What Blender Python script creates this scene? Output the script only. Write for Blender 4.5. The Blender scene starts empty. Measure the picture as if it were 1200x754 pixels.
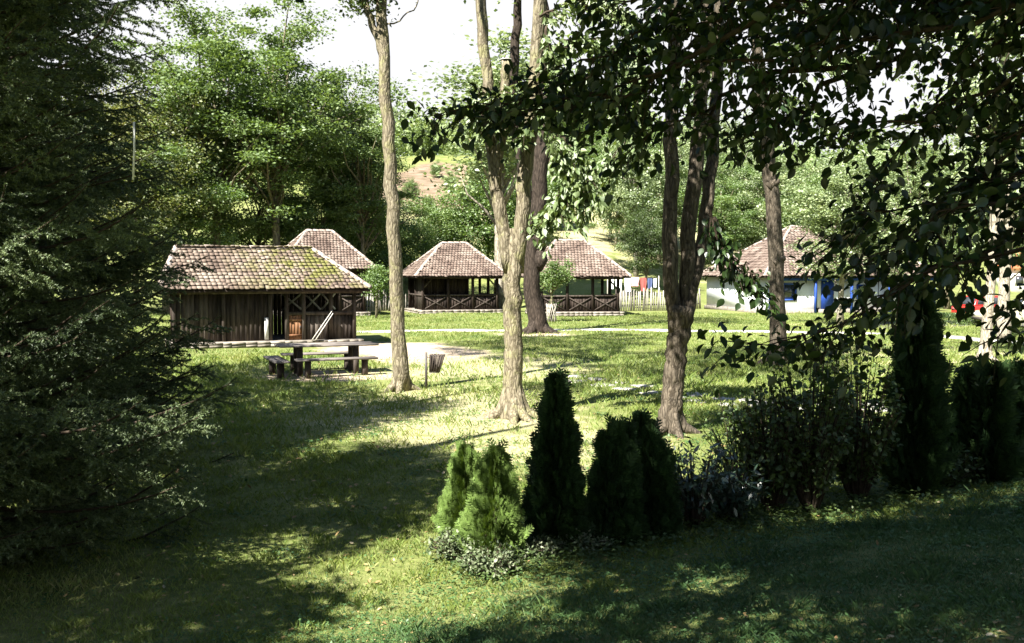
import bpy, math, random
import numpy as np
from mathutils import Vector, noise as mnoise
rng = np.random.default_rng(7); random.seed(7)
R = math.radians
# ------------------------------------------------------------------ camera, sky, sun
scn = bpy.context.scene
COL = scn.collection
CAMZ = 2.6; F = 1167.0; PITCH = math.atan(59/F)
cam_d = bpy.data.cameras.new('camera'); cam = bpy.data.objects.new('camera', cam_d); COL.objects.link(cam)
cam.location = (0,0,CAMZ); cam.rotation_euler = (R(90)-PITCH,0,0)
cam_d.sensor_width = 36; cam_d.lens = 36*F/1200; cam_d.clip_start = .05; cam_d.clip_end = 3000
scn.camera = cam
EL = 50.0
TX, TY = -.6/math.tan(R(EL)), -.8/math.tan(R(EL))      # towards the sun, per metre of height
world = bpy.data.worlds.new('World'); scn.world = world; world.use_nodes = True
wn = world.node_tree.nodes; bg = wn['Background']; sky = wn.new('ShaderNodeTexSky'); sky.sky_type = 'NISHITA'
sky.sun_disc = False; sky.sun_elevation = R(EL); sky.sun_rotation = R(216.9); sky.air_density = 1.0; sky.dust_density = .3
wl = world.node_tree.links.new
wtc = wn.new('ShaderNodeTexCoord'); wsx = wn.new('ShaderNodeSeparateXYZ'); wmr = wn.new('ShaderNodeMapRange'); wmx = wn.new('ShaderNodeMixRGB')
wmr.inputs[1].default_value = .26; wmr.inputs[2].default_value = .36; wmr.inputs[3].default_value = 1; wmr.inputs[4].default_value = 0   # white late-summer haze low in the sky
wl(wtc.outputs['Generated'],wsx.inputs[0]); wl(wsx.outputs['Z'],wmr.inputs[0]); wl(wmr.outputs[0],wmx.inputs[0]); wl(sky.outputs[0],wmx.inputs[1]); wmx.inputs[2].default_value = (4.5,4.52,4.7,1)
wl(wmx.outputs[0], bg.inputs[0]); bg.inputs[1].default_value = .05
sl = bpy.data.lights.new('sun','SUN'); sl.energy = 5; sl.angle = R(.5); sl.color = (1,.955,.87)
sun = bpy.data.objects.new('sun', sl); COL.objects.link(sun)
sun.rotation_euler = Vector((-TX,-TY,-1)).to_track_quat('-Z','Y').to_euler()
vs = scn.view_settings; vs.view_transform = 'Standard'; vs.look = 'None'; vs.gamma = 1; vs.use_curve_mapping = False; vs.exposure = 2.2
cy = scn.cycles
cy.max_bounces = 5; cy.diffuse_bounces = 2; cy.glossy_bounces = 1; cy.transmission_bounces = 3; cy.transparent_max_bounces = 4
cy.caustics_reflective = False; cy.caustics_refractive = False

# ------------------------------------------------------------------ helpers
def smooth(t): t = np.clip(t,0,1); return t*t*(3-2*t)
def H(x, y):
    x = np.asarray(x,float); y = np.asarray(y,float)
    d = .544*(x+.29) - .84*(y-8.4)
    z = np.where(d>0, .165*(np.sqrt(d*d+.16)-.4), 0)
    z = np.where(z>1.9, 1.9+(z-1.9)*.4, z)
    yb = y - 66 - np.clip(x-8,0,60)*.9
    h = np.where(yb>0, .23*(np.sqrt(yb*yb+9)-3), 0)
    h = np.where(h>21, 21+(h-21)*.4, h); h = np.where(h>36, 36+(h-36)*.15, h)
    w = .03*np.sin(x*.9+1.3)*np.sin(y*.7) + .02*np.sin(x*2.1)*np.cos(y*1.7+.4)
    w2 = 1.2*np.sin(x*.05+1)*np.sin(y*.04)*smooth(yb/60)
    return z + h + w + w2
def ray(px, py):
    h = (px-600)/F; v = (377-py)/F; c, s = math.cos(PITCH), math.sin(PITCH)
    return Vector((h, c+v*s, -s+v*c))
def P(px, py, Y):
    d = ray(px,py); t = Y/d.y; return Vector((d.x*t, Y, CAMZ+d.z*t))
def G(px, py):
    d = ray(px,py); ts = np.concatenate([np.arange(1.5,80,.02),np.arange(80,600,.5)]); gap = CAMZ+d.z*ts-H(d.x*ts,d.y*ts)
    t = float(ts[np.argmax(gap<0)]) if (gap<0).any() else 400.0
    return Vector((d.x*t, d.y*t, float(H(d.x*t,d.y*t))))
def XG(px, Y):
    x = (px-600)/F*Y; return Vector((x, Y, float(H(x,Y))))
def proj(p):
    q = p - Vector((0,0,CAMZ)); c, s = math.cos(PITCH), math.sin(PITCH)
    f = q.y*c - q.z*s; u = q.y*s + q.z*c
    if f < .05: return (-9999,-9999)
    return (600+F*q.x/f, 377-F*u/f)

def link(name, me, mat=None, parent=None, smooth_=False):
    o = bpy.data.objects.new(name, me); COL.objects.link(o)
    if mat is not None: me.materials.append(mat)
    if parent is not None: o.parent = parent
    if smooth_: me.polygons.foreach_set('use_smooth', [True]*len(me.polygons))
    return o
def np_mesh(name, V, faces_list):
    """faces_list: list of (n,k) int arrays"""
    me = bpy.data.meshes.new(name); me.vertices.add(len(V)); me.vertices.foreach_set('co', np.asarray(V,np.float32).ravel())
    tot = []; idx = []
    for f in faces_list:
        if len(f): idx.append(np.asarray(f,np.int32).ravel()); tot.append(np.full(len(f), f.shape[1], np.int32))
    idx = np.concatenate(idx); tot = np.concatenate(tot)
    st = np.concatenate([[0], np.cumsum(tot)[:-1]]).astype(np.int32)
    me.loops.add(len(idx)); me.loops.foreach_set('vertex_index', idx)
    me.polygons.add(len(tot)); me.polygons.foreach_set('loop_start', st); me.polygons.foreach_set('loop_total', tot)
    me.update(calc_edges=True); return me
class MB:
    """collects geometry of ONE mesh"""
    def __init__(s): s.v = []; s.f = {}; s.n = 0
    def add(s, V, *faces):
        V = np.asarray(V,float); s.v.append(V)
        for f in faces:
            f = np.asarray(f); 
            if len(f): s.f.setdefault(f.shape[1],[]).append(f+s.n)
        s.n += len(V)
    def box(s, c, d, rz=0, tilt=None):
        """centre, full dims"""
        x,y,z = [q/2 for q in d]
        V = np.array([[-x,-y,-z],[x,-y,-z],[x,y,-z],[-x,y,-z],[-x,-y,z],[x,-y,z],[x,y,z],[-x,y,z]])
        if tilt is not None: V = V @ np.array(tilt).T
        if rz: cc, ss = math.cos(rz), math.sin(rz); V = V @ np.array([[cc,-ss,0],[ss,cc,0],[0,0,1]]).T
        s.add(V+np.array(c), [[3,2,1,0],[4,5,6,7],[0,1,5,4],[1,2,6,5],[2,3,7,6],[3,0,4,7]])
    def bar(s, a, b, w, t, up=(0,0,1)):
        """rectangular bar from a to b"""
        a = np.array(a,float); b = np.array(b,float); d = b-a; L = np.linalg.norm(d); d /= L
        u = np.array(up,float); sd = np.cross(d,u)
        if np.linalg.norm(sd)<1e-4: sd = np.cross(d,[0,1,0])
        sd /= np.linalg.norm(sd); u = np.cross(sd,d)
        V = [a+sd*i*w/2+u*j*t/2 for i,j in ((-1,-1),(1,-1),(1,1),(-1,1))]+[b+sd*i*w/2+u*j*t/2 for i,j in ((-1,-1),(1,-1),(1,1),(-1,1))]
        s.add(V, [[0,1,2,3],[7,6,5,4],[0,4,5,1],[1,5,6,2],[2,6,7,3],[3,7,4,0]])
    def tube(s, pts, rad, n=8, bump=0.0, cap=True, seed=0):
        pts = np.array([list(p) for p in pts],float); m = len(pts)
        rad = np.asarray(rad,float)*np.ones(m)
        t = np.gradient(pts,axis=0); t /= np.linalg.norm(t,axis=1)[:,None]+1e-9
        ref = np.array([0,1,0.]) if abs(t[0][2])>.7 else np.array([0,0,1.])
        V = []
        ang = np.arange(n)*2*math.pi/n
        lob = 1+bump*np.sin(ang*3+seed)+bump*.7*np.sin(ang*5+seed*2)
        for i in range(m):
            sd = np.cross(ref,t[i]); sd /= np.linalg.norm(sd)+1e-9; u = np.cross(t[i],sd); ref = np.cross(sd,t[i])*-1 if False else ref
            rr = rad[i]*(lob + (bump*.6*rng.normal(size=n) if bump else 0))
            V.append(pts[i]+np.outer(np.cos(ang)*rr,sd)+np.outer(np.sin(ang)*rr,u))
        V = np.concatenate(V); i = np.arange(m-1)[:,None]*n; j = np.arange(n)[None]; k = (j+1)%n
        q = np.stack([i+j,i+k,i+n+k,i+n+j],-1).reshape(-1,4)
        s.add(V, q)
        if cap:
            for o,rev in ((0,1),((m-1)*n,0)):
                a = np.arange(n)+o-len(V); a = a+ (s.n - 0) ; a = a[::-1] if rev else a
                s.f.setdefault(n,[]).append(a[None])
    def poly(s, pts, thick, n=None):
        """extruded polygon: pts 3D planar, thick vector"""
        p = np.array([list(q) for q in pts],float); k = len(p); V = np.concatenate([p,p+np.array(thick,float)])
        s.add(V, [list(range(k))[::-1]], [list(range(k,2*k))], [[i,(i+1)%k,k+(i+1)%k,k+i] for i in range(k)])
    def build(s, name, mat, parent=None, smooth_=False):
        me = np_mesh(name, np.concatenate(s.v), [np.concatenate(f) for f in s.f.values()])
        return link(name, me, mat, parent, smooth_)
def tag(o, label=None, cat=None, group=None, kind=None):
    for k,v in (('label',label),('category',cat),('group',group),('kind',kind)):
        if v: o[k] = v
    return o
def thing(name, loc, label, cat, rz=0, group=None):
    o = bpy.data.objects.new(name, None); COL.objects.link(o); o.location = loc; o.rotation_euler = (0,0,rz); o.empty_display_size = .3
    return tag(o, label, cat, group)

# ------------------------------------------------------------------ materials
def newmat(name):
    m = bpy.data.materials.new(name); m.use_nodes = True; nt = m.node_tree; nt.nodes.clear()
    out = nt.nodes.new('ShaderNodeOutputMaterial'); return m, nt, out
def N(nt, t, **kw):
    n = nt.nodes.new(t)
    for k,v in kw.items():
        if k in n.inputs: n.inputs[k].default_value = v
        else: setattr(n,k,v)
    return n
def ramp(nt, cols, pos=None):
    r = nt.nodes.new('ShaderNodeValToRGB'); e = r.color_ramp.elements
    pos = pos or [i/(len(cols)-1) for i in range(len(cols))]
    while len(e)<len(cols): e.new(.5)
    for i,(c,p) in enumerate(zip(cols,pos)): e[i].position = p; e[i].color = (*c,1)
    return r
def leaf_mat(name, cols, transl=.3, gloss=.05, rough=.6, nscale=.6):
    m, nt, out = newmat(name); L = nt.links.new
    g = N(nt,'ShaderNodeNewGeometry'); tc = N(nt,'ShaderNodeTexCoord'); no = N(nt,'ShaderNodeTexNoise', Scale=nscale, Detail=2.0)
    L(tc.outputs['Object'], no.inputs['Vector'])
    a = N(nt,'ShaderNodeMath', operation='MULTIPLY'); a.inputs[1].default_value = .5; L(g.outputs['Random Per Island'], a.inputs[0])
    b = N(nt,'ShaderNodeMath', operation='MULTIPLY_ADD'); b.inputs[1].default_value = 1.3; b.inputs[2].default_value = -.4
    L(no.outputs['Fac'], b.inputs[0]); c = N(nt,'ShaderNodeMath', operation='ADD'); L(a.outputs[0],c.inputs[0]); L(b.outputs[0],c.inputs[1])
    r = ramp(nt, cols); L(c.outputs[0], r.inputs[0])
    d = N(nt,'ShaderNodeBsdfDiffuse'); t = N(nt,'ShaderNodeBsdfTranslucent'); L(r.outputs[0],d.inputs[0])
    h = N(nt,'ShaderNodeHueSaturation'); h.inputs['Saturation'].default_value = 1.15; h.inputs['Value'].default_value = 1.2; h.inputs['Hue'].default_value=.485
    L(r.outputs[0],h.inputs['Color']); L(h.outputs[0],t.inputs[0])
    mx = N(nt,'ShaderNodeMixShader'); mx.inputs[0].default_value = transl; L(d.outputs[0],mx.inputs[1]); L(t.outputs[0],mx.inputs[2])
    gl = N(nt,'ShaderNodeBsdfGlossy', Roughness=rough); mg = N(nt,'ShaderNodeMixShader'); mg.inputs[0].default_value = gloss
    L(mx.outputs[0],mg.inputs[1]); L(gl.outputs[0],mg.inputs[2]); L(mg.outputs[0],out.inputs[0]); return m
def solid_mat(name, cols, scale=(6,6,6), rough=.85, bump=.3, bscale=None, island=0.0, detail=6, spec=.2, moss=None, dist=.02):
    m, nt, out = newmat(name); L = nt.links.new
    tc = N(nt,'ShaderNodeTexCoord'); mp = N(nt,'ShaderNodeMapping'); mp.inputs['Scale'].default_value = scale
    L(tc.outputs['Object'],mp.inputs[0]); no = N(nt,'ShaderNodeTexNoise', Scale=1.0, Detail=float(detail), Roughness=.62); L(mp.outputs[0],no.inputs['Vector'])
    fac = no.outputs['Fac']
    if island:
        g = N(nt,'ShaderNodeNewGeometry'); a = N(nt,'ShaderNodeMath', operation='MULTIPLY_ADD'); a.inputs[1].default_value = island; a.inputs[2].default_value = -island/2
        L(g.outputs['Random Per Island'],a.inputs[0]); b = N(nt,'ShaderNodeMath', operation='ADD'); L(a.outputs[0],b.inputs[0]); L(fac,b.inputs[1]); fac = b.outputs[0]
    k = len(cols); r = ramp(nt, cols, [.28+.44*i/(k-1) for i in range(k)]); L(fac,r.inputs[0]); colr = r.outputs[0]
    if moss:
        n2 = N(nt,'ShaderNodeTexNoise', Scale=moss[1], Detail=5.0, Roughness=.7); L(tc.outputs['Object'],n2.inputs['Vector'])
        rr = ramp(nt, [(0,0,0),(1,1,1)], [moss[2],moss[2]+.1]); L(n2.outputs['Fac'],rr.inputs[0])
        mx = N(nt,'ShaderNodeMixRGB'); mx.inputs[2].default_value = (*moss[0],1); L(colr,mx.inputs[1])
        if len(moss)>3:   # keep the moss near a point
            vm = N(nt,'ShaderNodeVectorMath', operation='DISTANCE'); vm.inputs[1].default_value = moss[3]; L(tc.outputs['Object'],vm.inputs[0])
            mr = N(nt,'ShaderNodeMapRange'); mr.inputs[1].default_value = moss[4]*.3; mr.inputs[2].default_value = moss[4]; mr.inputs[3].default_value = 1; mr.inputs[4].default_value = 0
            L(vm.outputs['Value'],mr.inputs[0]); mm = N(nt,'ShaderNodeMath', operation='MULTIPLY'); L(mr.outputs[0],mm.inputs[0]); L(rr.outputs[0],mm.inputs[1]); L(mm.outputs[0],mx.inputs[0])
        else: L(rr.outputs[0],mx.inputs[0])
        colr = mx.outputs[0]
    p = N(nt,'ShaderNodeBsdfPrincipled', Roughness=rough); p.inputs['Specular IOR Level'].default_value = spec; L(colr,p.inputs['Base Color'])
    if bump:
        bn = N(nt,'ShaderNodeBump', Strength=bump, Distance=dist); 
        if bscale:
            n3 = N(nt,'ShaderNodeTexNoise', Scale=1.0, Detail=6.0); m3 = N(nt,'ShaderNodeMapping'); m3.inputs['Scale'].default_value = bscale; L(tc.outputs['Object'],m3.inputs[0]); L(m3.outputs[0],n3.inputs['Vector']); L(n3.outputs['Fac'],bn.inputs['Height'])
        else: L(no.outputs['Fac'],bn.inputs['Height'])
        L(bn.outputs[0],p.inputs['Normal'])
    L(p.outputs[0],out.inputs[0]); return m
def bark_mat(name, cols, cell=(16,16,3.2), lichen=None):
    m = solid_mat(name, cols, (26,26,5), .92, 0); nt = m.node_tree; L = nt.links.new
    p = [n for n in nt.nodes if n.type=='BSDF_PRINCIPLED'][0]; tc = [n for n in nt.nodes if n.type=='TEX_COORD'][0]
    nz = N(nt,'ShaderNodeTexNoise', Scale=6.0, Detail=3.0); L(tc.outputs['Object'],nz.inputs['Vector'])
    dm = N(nt,'ShaderNodeVectorMath', operation='MULTIPLY_ADD'); dm.inputs[1].default_value = (.10,.10,.25); L(nz.outputs['Color'],dm.inputs[0]); L(tc.outputs['Object'],dm.inputs[2])
    mp = N(nt,'ShaderNodeMapping'); mp.inputs['Scale'].default_value = cell; L(dm.outputs[0],mp.inputs[0])
    vo = N(nt,'ShaderNodeTexVoronoi', Scale=1.0); vo.feature = 'DISTANCE_TO_EDGE'; L(mp.outputs[0],vo.inputs['Vector'])
    r1 = ramp(nt, [(.42,.40,.37),(1,1,1)], [.0,.14]); L(vo.outputs['Distance'],r1.inputs[0])
    col = p.inputs['Base Color'].links[0].from_socket
    if lichen:
        n2 = N(nt,'ShaderNodeTexNoise', Scale=3.0, Detail=6.0, Roughness=.75); L(tc.outputs['Object'],n2.inputs['Vector']); r2 = ramp(nt,[(0,0,0),(.7,.7,.7)],[.5,.62]); L(n2.outputs['Fac'],r2.inputs[0])
        m2 = N(nt,'ShaderNodeMixRGB'); m2.inputs[2].default_value = (*lichen,1); L(r2.outputs[0],m2.inputs[0]); L(col,m2.inputs[1]); col = m2.outputs[0]
    mu = N(nt,'ShaderNodeMixRGB'); mu.blend_type = 'MULTIPLY'; mu.inputs[0].default_value = 1; L(col,mu.inputs[1]); L(r1.outputs[0],mu.inputs[2]); L(mu.outputs[0],p.inputs['Base Color'])
    mh = N(nt,'ShaderNodeMath', operation='MINIMUM'); mh.inputs[1].default_value = .3; L(vo.outputs['Distance'],mh.inputs[0])
    b = N(nt,'ShaderNodeBump', Strength=.7, Distance=.05); L(mh.outputs[0],b.inputs['Height']); L(b.outputs[0],p.inputs['Normal']); return m
M = {}
M['wood'] = solid_mat('weathered_dark_wood', [(0.0149, 0.0112, 0.0093), (0.0446, 0.0347, 0.0279), (0.0961, 0.0806, 0.067)], (9,9,1.2), .85, .5, island=.35)
M['darkwood'] = solid_mat('tarred_wood', [(0.0096, 0.0064, 0.0048), (0.024, 0.016, 0.012), (0.048, 0.036, 0.0288)], (9,9,1.5), .8, .4, island=.3)
M['brownwood'] = solid_mat('reddish_plank_wood', [(0.06, 0.027, 0.0132), (0.144, 0.066, 0.03), (0.216, 0.114, 0.06)], (10,10,1.5), .8, .4, island=.3)
M['paleboard'] = solid_mat('bleached_wood', [(.30,.29,.27),(.48,.47,.44),(.6,.58,.54)], (10,10,2), .8, .3, island=.2)
M['greywood'] = solid_mat('grey_table_wood', [(.08,.065,.055),(.15,.13,.115),(.24,.215,.2)], (3,12,12), .75, .4, island=.25)
M['picket'] = solid_mat('grey_picket_wood', [(.16,.145,.125),(.28,.26,.22),(.42,.39,.34)], (8,8,2), .85, .4, island=.5)
M['tile'] = solid_mat('clay_roof_tiles', [(0.0638, 0.0442, 0.0357), (0.1232, 0.0892, 0.0723), (0.1827, 0.1403, 0.1148), (0.2635, 0.221, 0.187)], (1.1,1.1,1.1), .85, .3, island=.13)
M['mosstile'] = solid_mat('mossy_clay_roof_tiles', [(0.0595, 0.0425, 0.0323), (0.119, 0.0875, 0.068), (0.1785, 0.1403, 0.1105), (0.255, 0.2167, 0.1742)], (1.1,1.1,1.1), .85, .3, island=.15, moss=((.12,.12,.035),1.7,.46,(4.9,1.0,2.6),3.4))
M['ridge'] = solid_mat('pale_ridge_tiles', [(.17,.135,.115),(.27,.225,.195),(.37,.32,.285)], (5,5,5), .85, .3, island=.2)
M['bark'] = bark_mat('grey_green_bark', [(0.0902, 0.0763, 0.0508), (0.1804, 0.1558, 0.1066), (0.2706, 0.2378, 0.1722)], lichen=(.22,.215,.10))
M['bark2'] = bark_mat('pale_bark', [(.16,.14,.11),(.29,.26,.2),(.42,.39,.32)])
M['brownbark'] = bark_mat('brown_bark', [(.035,.029,.022),(.08,.066,.048),(.17,.14,.105)])
M['darkbark'] = bark_mat('old_rough_bark', [(.012,.009,.007),(.032,.024,.018),(.07,.054,.042)], cell=(7,7,1.6))
M['twig'] = solid_mat('dark_twig_bark', [(.025,.018,.012),(.05,.037,.025),(.08,.06,.045)], (20,20,20), .9, .2)
M['bluewall'] = solid_mat('limewashed_wall', [(.62,.66,.72),(.72,.75,.79),(.8,.82,.84)], (1.2,1.2,1.2), .9, .15)
M['cream'] = solid_mat('cream_wall', [(.55,.55,.5),(.66,.66,.6),(.72,.72,.68)], (1.2,1.2,1.2), .9, .15)
M['blue'] = solid_mat('blue_paint', [(.012,.04,.2),(.02,.06,.28),(.035,.09,.36)], (8,8,2), .6, .15)
M['stone'] = solid_mat('plinth_stone', [(.10,.088,.07),(.19,.168,.14),(.28,.255,.22)], (5,5,5), .9, .6, island=.3)
M['flag'] = solid_mat('flagstone', [(.24,.22,.2),(.36,.34,.31),(.46,.44,.41)], (7,7,7), .85, .5, island=.2)
M['path'] = solid_mat('concrete_path', [(.30,.285,.26),(.42,.40,.36),(.52,.50,.46)], (2.5,2.5,2.5), .9, .2)
M['metal'] = solid_mat('dark_painted_metal', [(.02,.02,.022),(.05,.045,.04),(.10,.075,.055)], (20,20,20), .6, .1, spec=.5)
M['plaster'] = M['cream']
M['rubber'] = solid_mat('tyre_rubber', [(.012,.012,.012),(.02,.02,.02),(.03,.03,.03)], (8,8,8), .8, .1)
M['redpaint'] = solid_mat('red_car_paint', [(.34,.02,.015),(.38,.025,.02),(.42,.03,.02)], (3,3,3), .25, 0, spec=.5)
M['olivepaint'] = solid_mat('sand_car_paint', [(.42,.40,.26),(.48,.46,.31),(.52,.5,.35)], (3,3,3), .25, 0, spec=.5)
M['glass'] = solid_mat('dark_window_glass', [(.02,.025,.03),(.03,.035,.04),(.04,.045,.05)], (3,3,3), .08, 0, spec=.8)
M['chrome'] = solid_mat('silver_wheel_metal', [(.4,.4,.42),(.5,.5,.52),(.6,.6,.62)], (5,5,5), .35, 0, spec=.8)
M['lamp'] = solid_mat('headlamp_lens', [(.6,.6,.58),(.7,.7,.68),(.8,.8,.78)], (5,5,5), .2, 0, spec=.8)
for n_,c_ in (('white',(.8,.8,.8)),('red',(.30,.08,.07)),('navy',(.06,.08,.16)),('pink',(.7,.35,.38))):
    M['cloth_'+n_] = solid_mat('cloth_'+n_, [tuple(.85*q for q in c_), c_, c_], (4,4,4), .9, .2)
# leaves
M['lf_locust'] = leaf_mat('locust_leaves', [(.055,.095,.022),(.085,.14,.032),(.125,.19,.05),(.18,.23,.075)], .38, .05, nscale=.25)
M['lf_dark'] = leaf_mat('dark_green_leaves', [(.018,.035,.008),(.04,.07,.014),(.07,.115,.022),(.11,.15,.035)], .25, .06, nscale=.3)
M['lf_mid'] = leaf_mat('mid_green_leaves', [(0.0405,0.081,0.0162),(0.081,0.1485,0.027),(0.135,0.216,0.0473),(0.2025,0.2565,0.0743)], 0.38, .07, nscale=.35)
M['lf_pale'] = leaf_mat('pale_grey_green_leaves', [(0.075,0.1125,0.0375),(0.15,0.2125,0.075),(0.2375,0.3063,0.125),(0.3375,0.3875,0.1875)], 0.38, .10, nscale=.5)
M['lf_olive'] = leaf_mat('yellowing_leaves', [(.055,.085,.02),(.10,.135,.035),(.15,.17,.05),(.20,.19,.07)], .4, .05, nscale=.35)
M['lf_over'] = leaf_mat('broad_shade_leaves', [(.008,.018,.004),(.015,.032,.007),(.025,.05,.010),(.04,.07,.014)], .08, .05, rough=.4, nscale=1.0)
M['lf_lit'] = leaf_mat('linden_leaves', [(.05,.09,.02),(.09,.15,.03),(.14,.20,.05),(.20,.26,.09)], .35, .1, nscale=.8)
M['needle'] = leaf_mat('spruce_needles', [(.018,.032,.012),(.05,.08,.03),(.12,.165,.065),(.24,.29,.14)], .2, .05, nscale=1.2)
M['lf_thuja'] = leaf_mat('dark_thuja_scales', [(0.01, 0.025, 0.0075), (0.0187, 0.045, 0.0125), (0.035, 0.075, 0.02), (0.0562, 0.1063, 0.0275)], .1, .03, nscale=4)
M['lf_bright'] = leaf_mat('bright_conifer_scales', [(.06,.075,.022),(.10,.16,.034),(.15,.235,.05),(.20,.28,.085)], .25, .03, nscale=7)
M['lf_laurel'] = leaf_mat('glossy_laurel_leaves', [(.012,.03,.014),(.02,.048,.022),(.035,.07,.034),(.05,.09,.045)], .05, .13, rough=.4, nscale=2)
M['lf_var'] = leaf_mat('variegated_leaves', [(.03,.055,.018),(.06,.09,.03),(.14,.17,.09),(.34,.35,.25)], .15, .04, nscale=6)
M['blade'] = leaf_mat('grass_blades', [(0.057, 0.113, 0.018), (0.122, 0.181, 0.03), (0.194, 0.25, 0.052), (0.324, 0.302, 0.111)], 0.35, .04, nscale=.45)
M['bladeshade'] = leaf_mat('shaded_rank_blades', [(.02,.055,.016),(.04,.095,.025),(.065,.135,.035),(.12,.165,.05)], .25, .05, nscale=.9)  # darker than the lawn blades; part of the bank's shade is in the colour
M['litter'] = leaf_mat('dry_leaves', [(.10,.05,.02),(.24,.15,.06),(.38,.28,.12),(.5,.45,.32)], .1, .05, nscale=3)
M['farleaf'] = leaf_mat('far_leaves', [(0.063,0.105,0.028),(0.119,0.175,0.049),(0.182,0.245,0.077),(0.266,0.308,0.119)], 0.35, .05, nscale=.09)

def ground_mat():
    m, nt, out = newmat('lawn_and_earth'); L = nt.links.new
    tc = N(nt,'ShaderNodeTexCoord'); co = tc.outputs['Object']
    def noise(s, d=6, r=.6):
        n = N(nt,'ShaderNodeTexNoise', Scale=s, Detail=float(d), Roughness=r); L(co,n.inputs['Vector']); return n.outputs['Fac']
    def mix(f, a, b):
        x = N(nt,'ShaderNodeMixRGB'); 
        if isinstance(f,float): x.inputs[0].default_value = f
        else: L(f,x.inputs[0])
        for i,q in ((1,a),(2,b)):
            if isinstance(q,tuple): x.inputs[i].default_value = (*q,1)
            else: L(q,x.inputs[i])
        return x.outputs[0]
    g1 = ramp(nt, [(.04,.06,.015),(.10,.13,.03),(.18,.19,.065),(.31,.29,.15)], [.3,.45,.58,.72]); L(noise(9,8,.75),g1.inputs[0])
    g2 = ramp(nt, [(.075,.10,.03),(.15,.17,.06),(.25,.24,.12)], [.3,.5,.7]); L(noise(.5,3),g2.inputs[0])
    grass = mix(.45, g1.outputs[0], g2.outputs[0])
    er = ramp(nt, [(.20,.15,.10),(.36,.29,.21),(.50,.42,.33)], [.3,.5,.7]); L(noise(5,7,.7),er.inputs[0])
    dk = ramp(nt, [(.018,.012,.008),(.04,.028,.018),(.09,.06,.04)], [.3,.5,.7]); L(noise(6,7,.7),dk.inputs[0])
    # ragged patches round given places: (x, y, rx, ry, strength)
    def patches(ps, edge):
        tot = None
        for x,y,rx,ry,st in ps:
            mp = N(nt,'ShaderNodeMapping'); mp.vector_type = 'POINT'
            mp.inputs['Location'].default_value = (-x/rx,-y/ry,0); mp.inputs['Scale'].default_value = (1/rx,1/ry,0); L(co,mp.inputs[0])
            ln = N(nt,'ShaderNodeVectorMath', operation='LENGTH'); L(mp.outputs[0],ln.inputs[0])
            mr = N(nt,'ShaderNodeMapRange'); mr.inputs[1].default_value = 1.25; mr.inputs[2].default_value = .3; mr.inputs[3].default_value = 0; mr.inputs[4].default_value = st
            L(ln.outputs['Value'],mr.inputs[0])
            if tot is None: tot = mr.outputs[0]
            else:
                a = N(nt,'ShaderNodeMath', operation='MAXIMUM'); L(tot,a.inputs[0]); L(mr.outputs[0],a.inputs[1]); tot = a.outputs[0]
        a = N(nt,'ShaderNodeMath', operation='ADD'); L(tot,a.inputs[0]); L(edge,a.inputs[1])
        r = ramp(nt, [(0,0,0),(1,1,1)], [.82,1.05]); L(a.outputs[0],r.inputs[0]); return r.outputs[0]
    n3 = noise(1.6,6,.7)
    e_ps = EARTH
    c = mix(patches(e_ps, n3), grass, er.outputs[0])
    dry = ramp(nt, [(.18,.18,.08),(.30,.28,.15),(.42,.39,.24)], [.35,.5,.65]); L(noise(12,7,.75),dry.inputs[0])
    c = mix(patches(DRY, noise(.9,5,.65)), c, dry.outputs[0])
    hb = ramp(nt, [(.08,.07,.04),(.16,.115,.08),(.23,.17,.125)], [.38,.5,.62]); L(noise(.35,8,.75),hb.inputs[0])
    c = mix(patches([(-9.5,131,8,24,1.1),(9,126,9,6,.9)], noise(.12,6,.7)), c, hb.outputs[0])
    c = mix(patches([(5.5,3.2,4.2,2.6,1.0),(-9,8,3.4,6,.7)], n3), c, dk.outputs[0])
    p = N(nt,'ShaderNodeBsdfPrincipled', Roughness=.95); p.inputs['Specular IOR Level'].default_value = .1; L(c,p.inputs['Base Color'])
    b = N(nt,'ShaderNodeBump', Strength=.6, Distance=.05); L(noise(25,8,.7),b.inputs['Height']); L(b.outputs[0],p.inputs['Normal']); L(p.outputs[0],out.inputs[0]); return m
def gp(px,py,rx,ry,s): g = G(px,py); return (g.x,g.y,rx,ry,s)
EARTH = [gp(455,408,2.6,3.4,1.0), gp(500,416,2.5,3.5,.85), gp(395,440,2.4,1.6,.85), gp(600,492,1.0,.8,.7), gp(625,392,2.2,2.0,.7), gp(580,425,3,3.5,.5), gp(300,404,4.5,.9,.8)]
DRY = [gp(520,480,3.5,5,.75), gp(660,520,2.5,3,.6), gp(560,430,5,5,.6), gp(1120,420,6,7,.7), gp(1000,380,8,4,.5), gp(700,250,30,40,.75)]

# ------------------------------------------------------------------ ground sheet
def axis(a, b, n, c, w):
    t = np.linspace(-1,1,n); u = np.sign(t)*np.abs(t)**2.2
    return c + np.where(u<0, -u*(a-c), u*(b-c))
xs = axis(-420,420,260,0,0); ys = axis(-60,900,320,12,0)
XX,YY = np.meshgrid(xs,ys); ZZ = H(XX,YY)
i = np.arange(len(ys)-1)[:,None]*len(xs)+np.arange(len(xs)-1)[None]
q = np.stack([i,i+1,i+1+len(xs),i+len(xs)],-1).reshape(-1,4)
gm = np_mesh('ground', np.stack([XX,YY,ZZ],-1).reshape(-1,3), [q])
ground = link('ground', gm, ground_mat(), None, True); ground['kind'] = 'structure'

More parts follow.
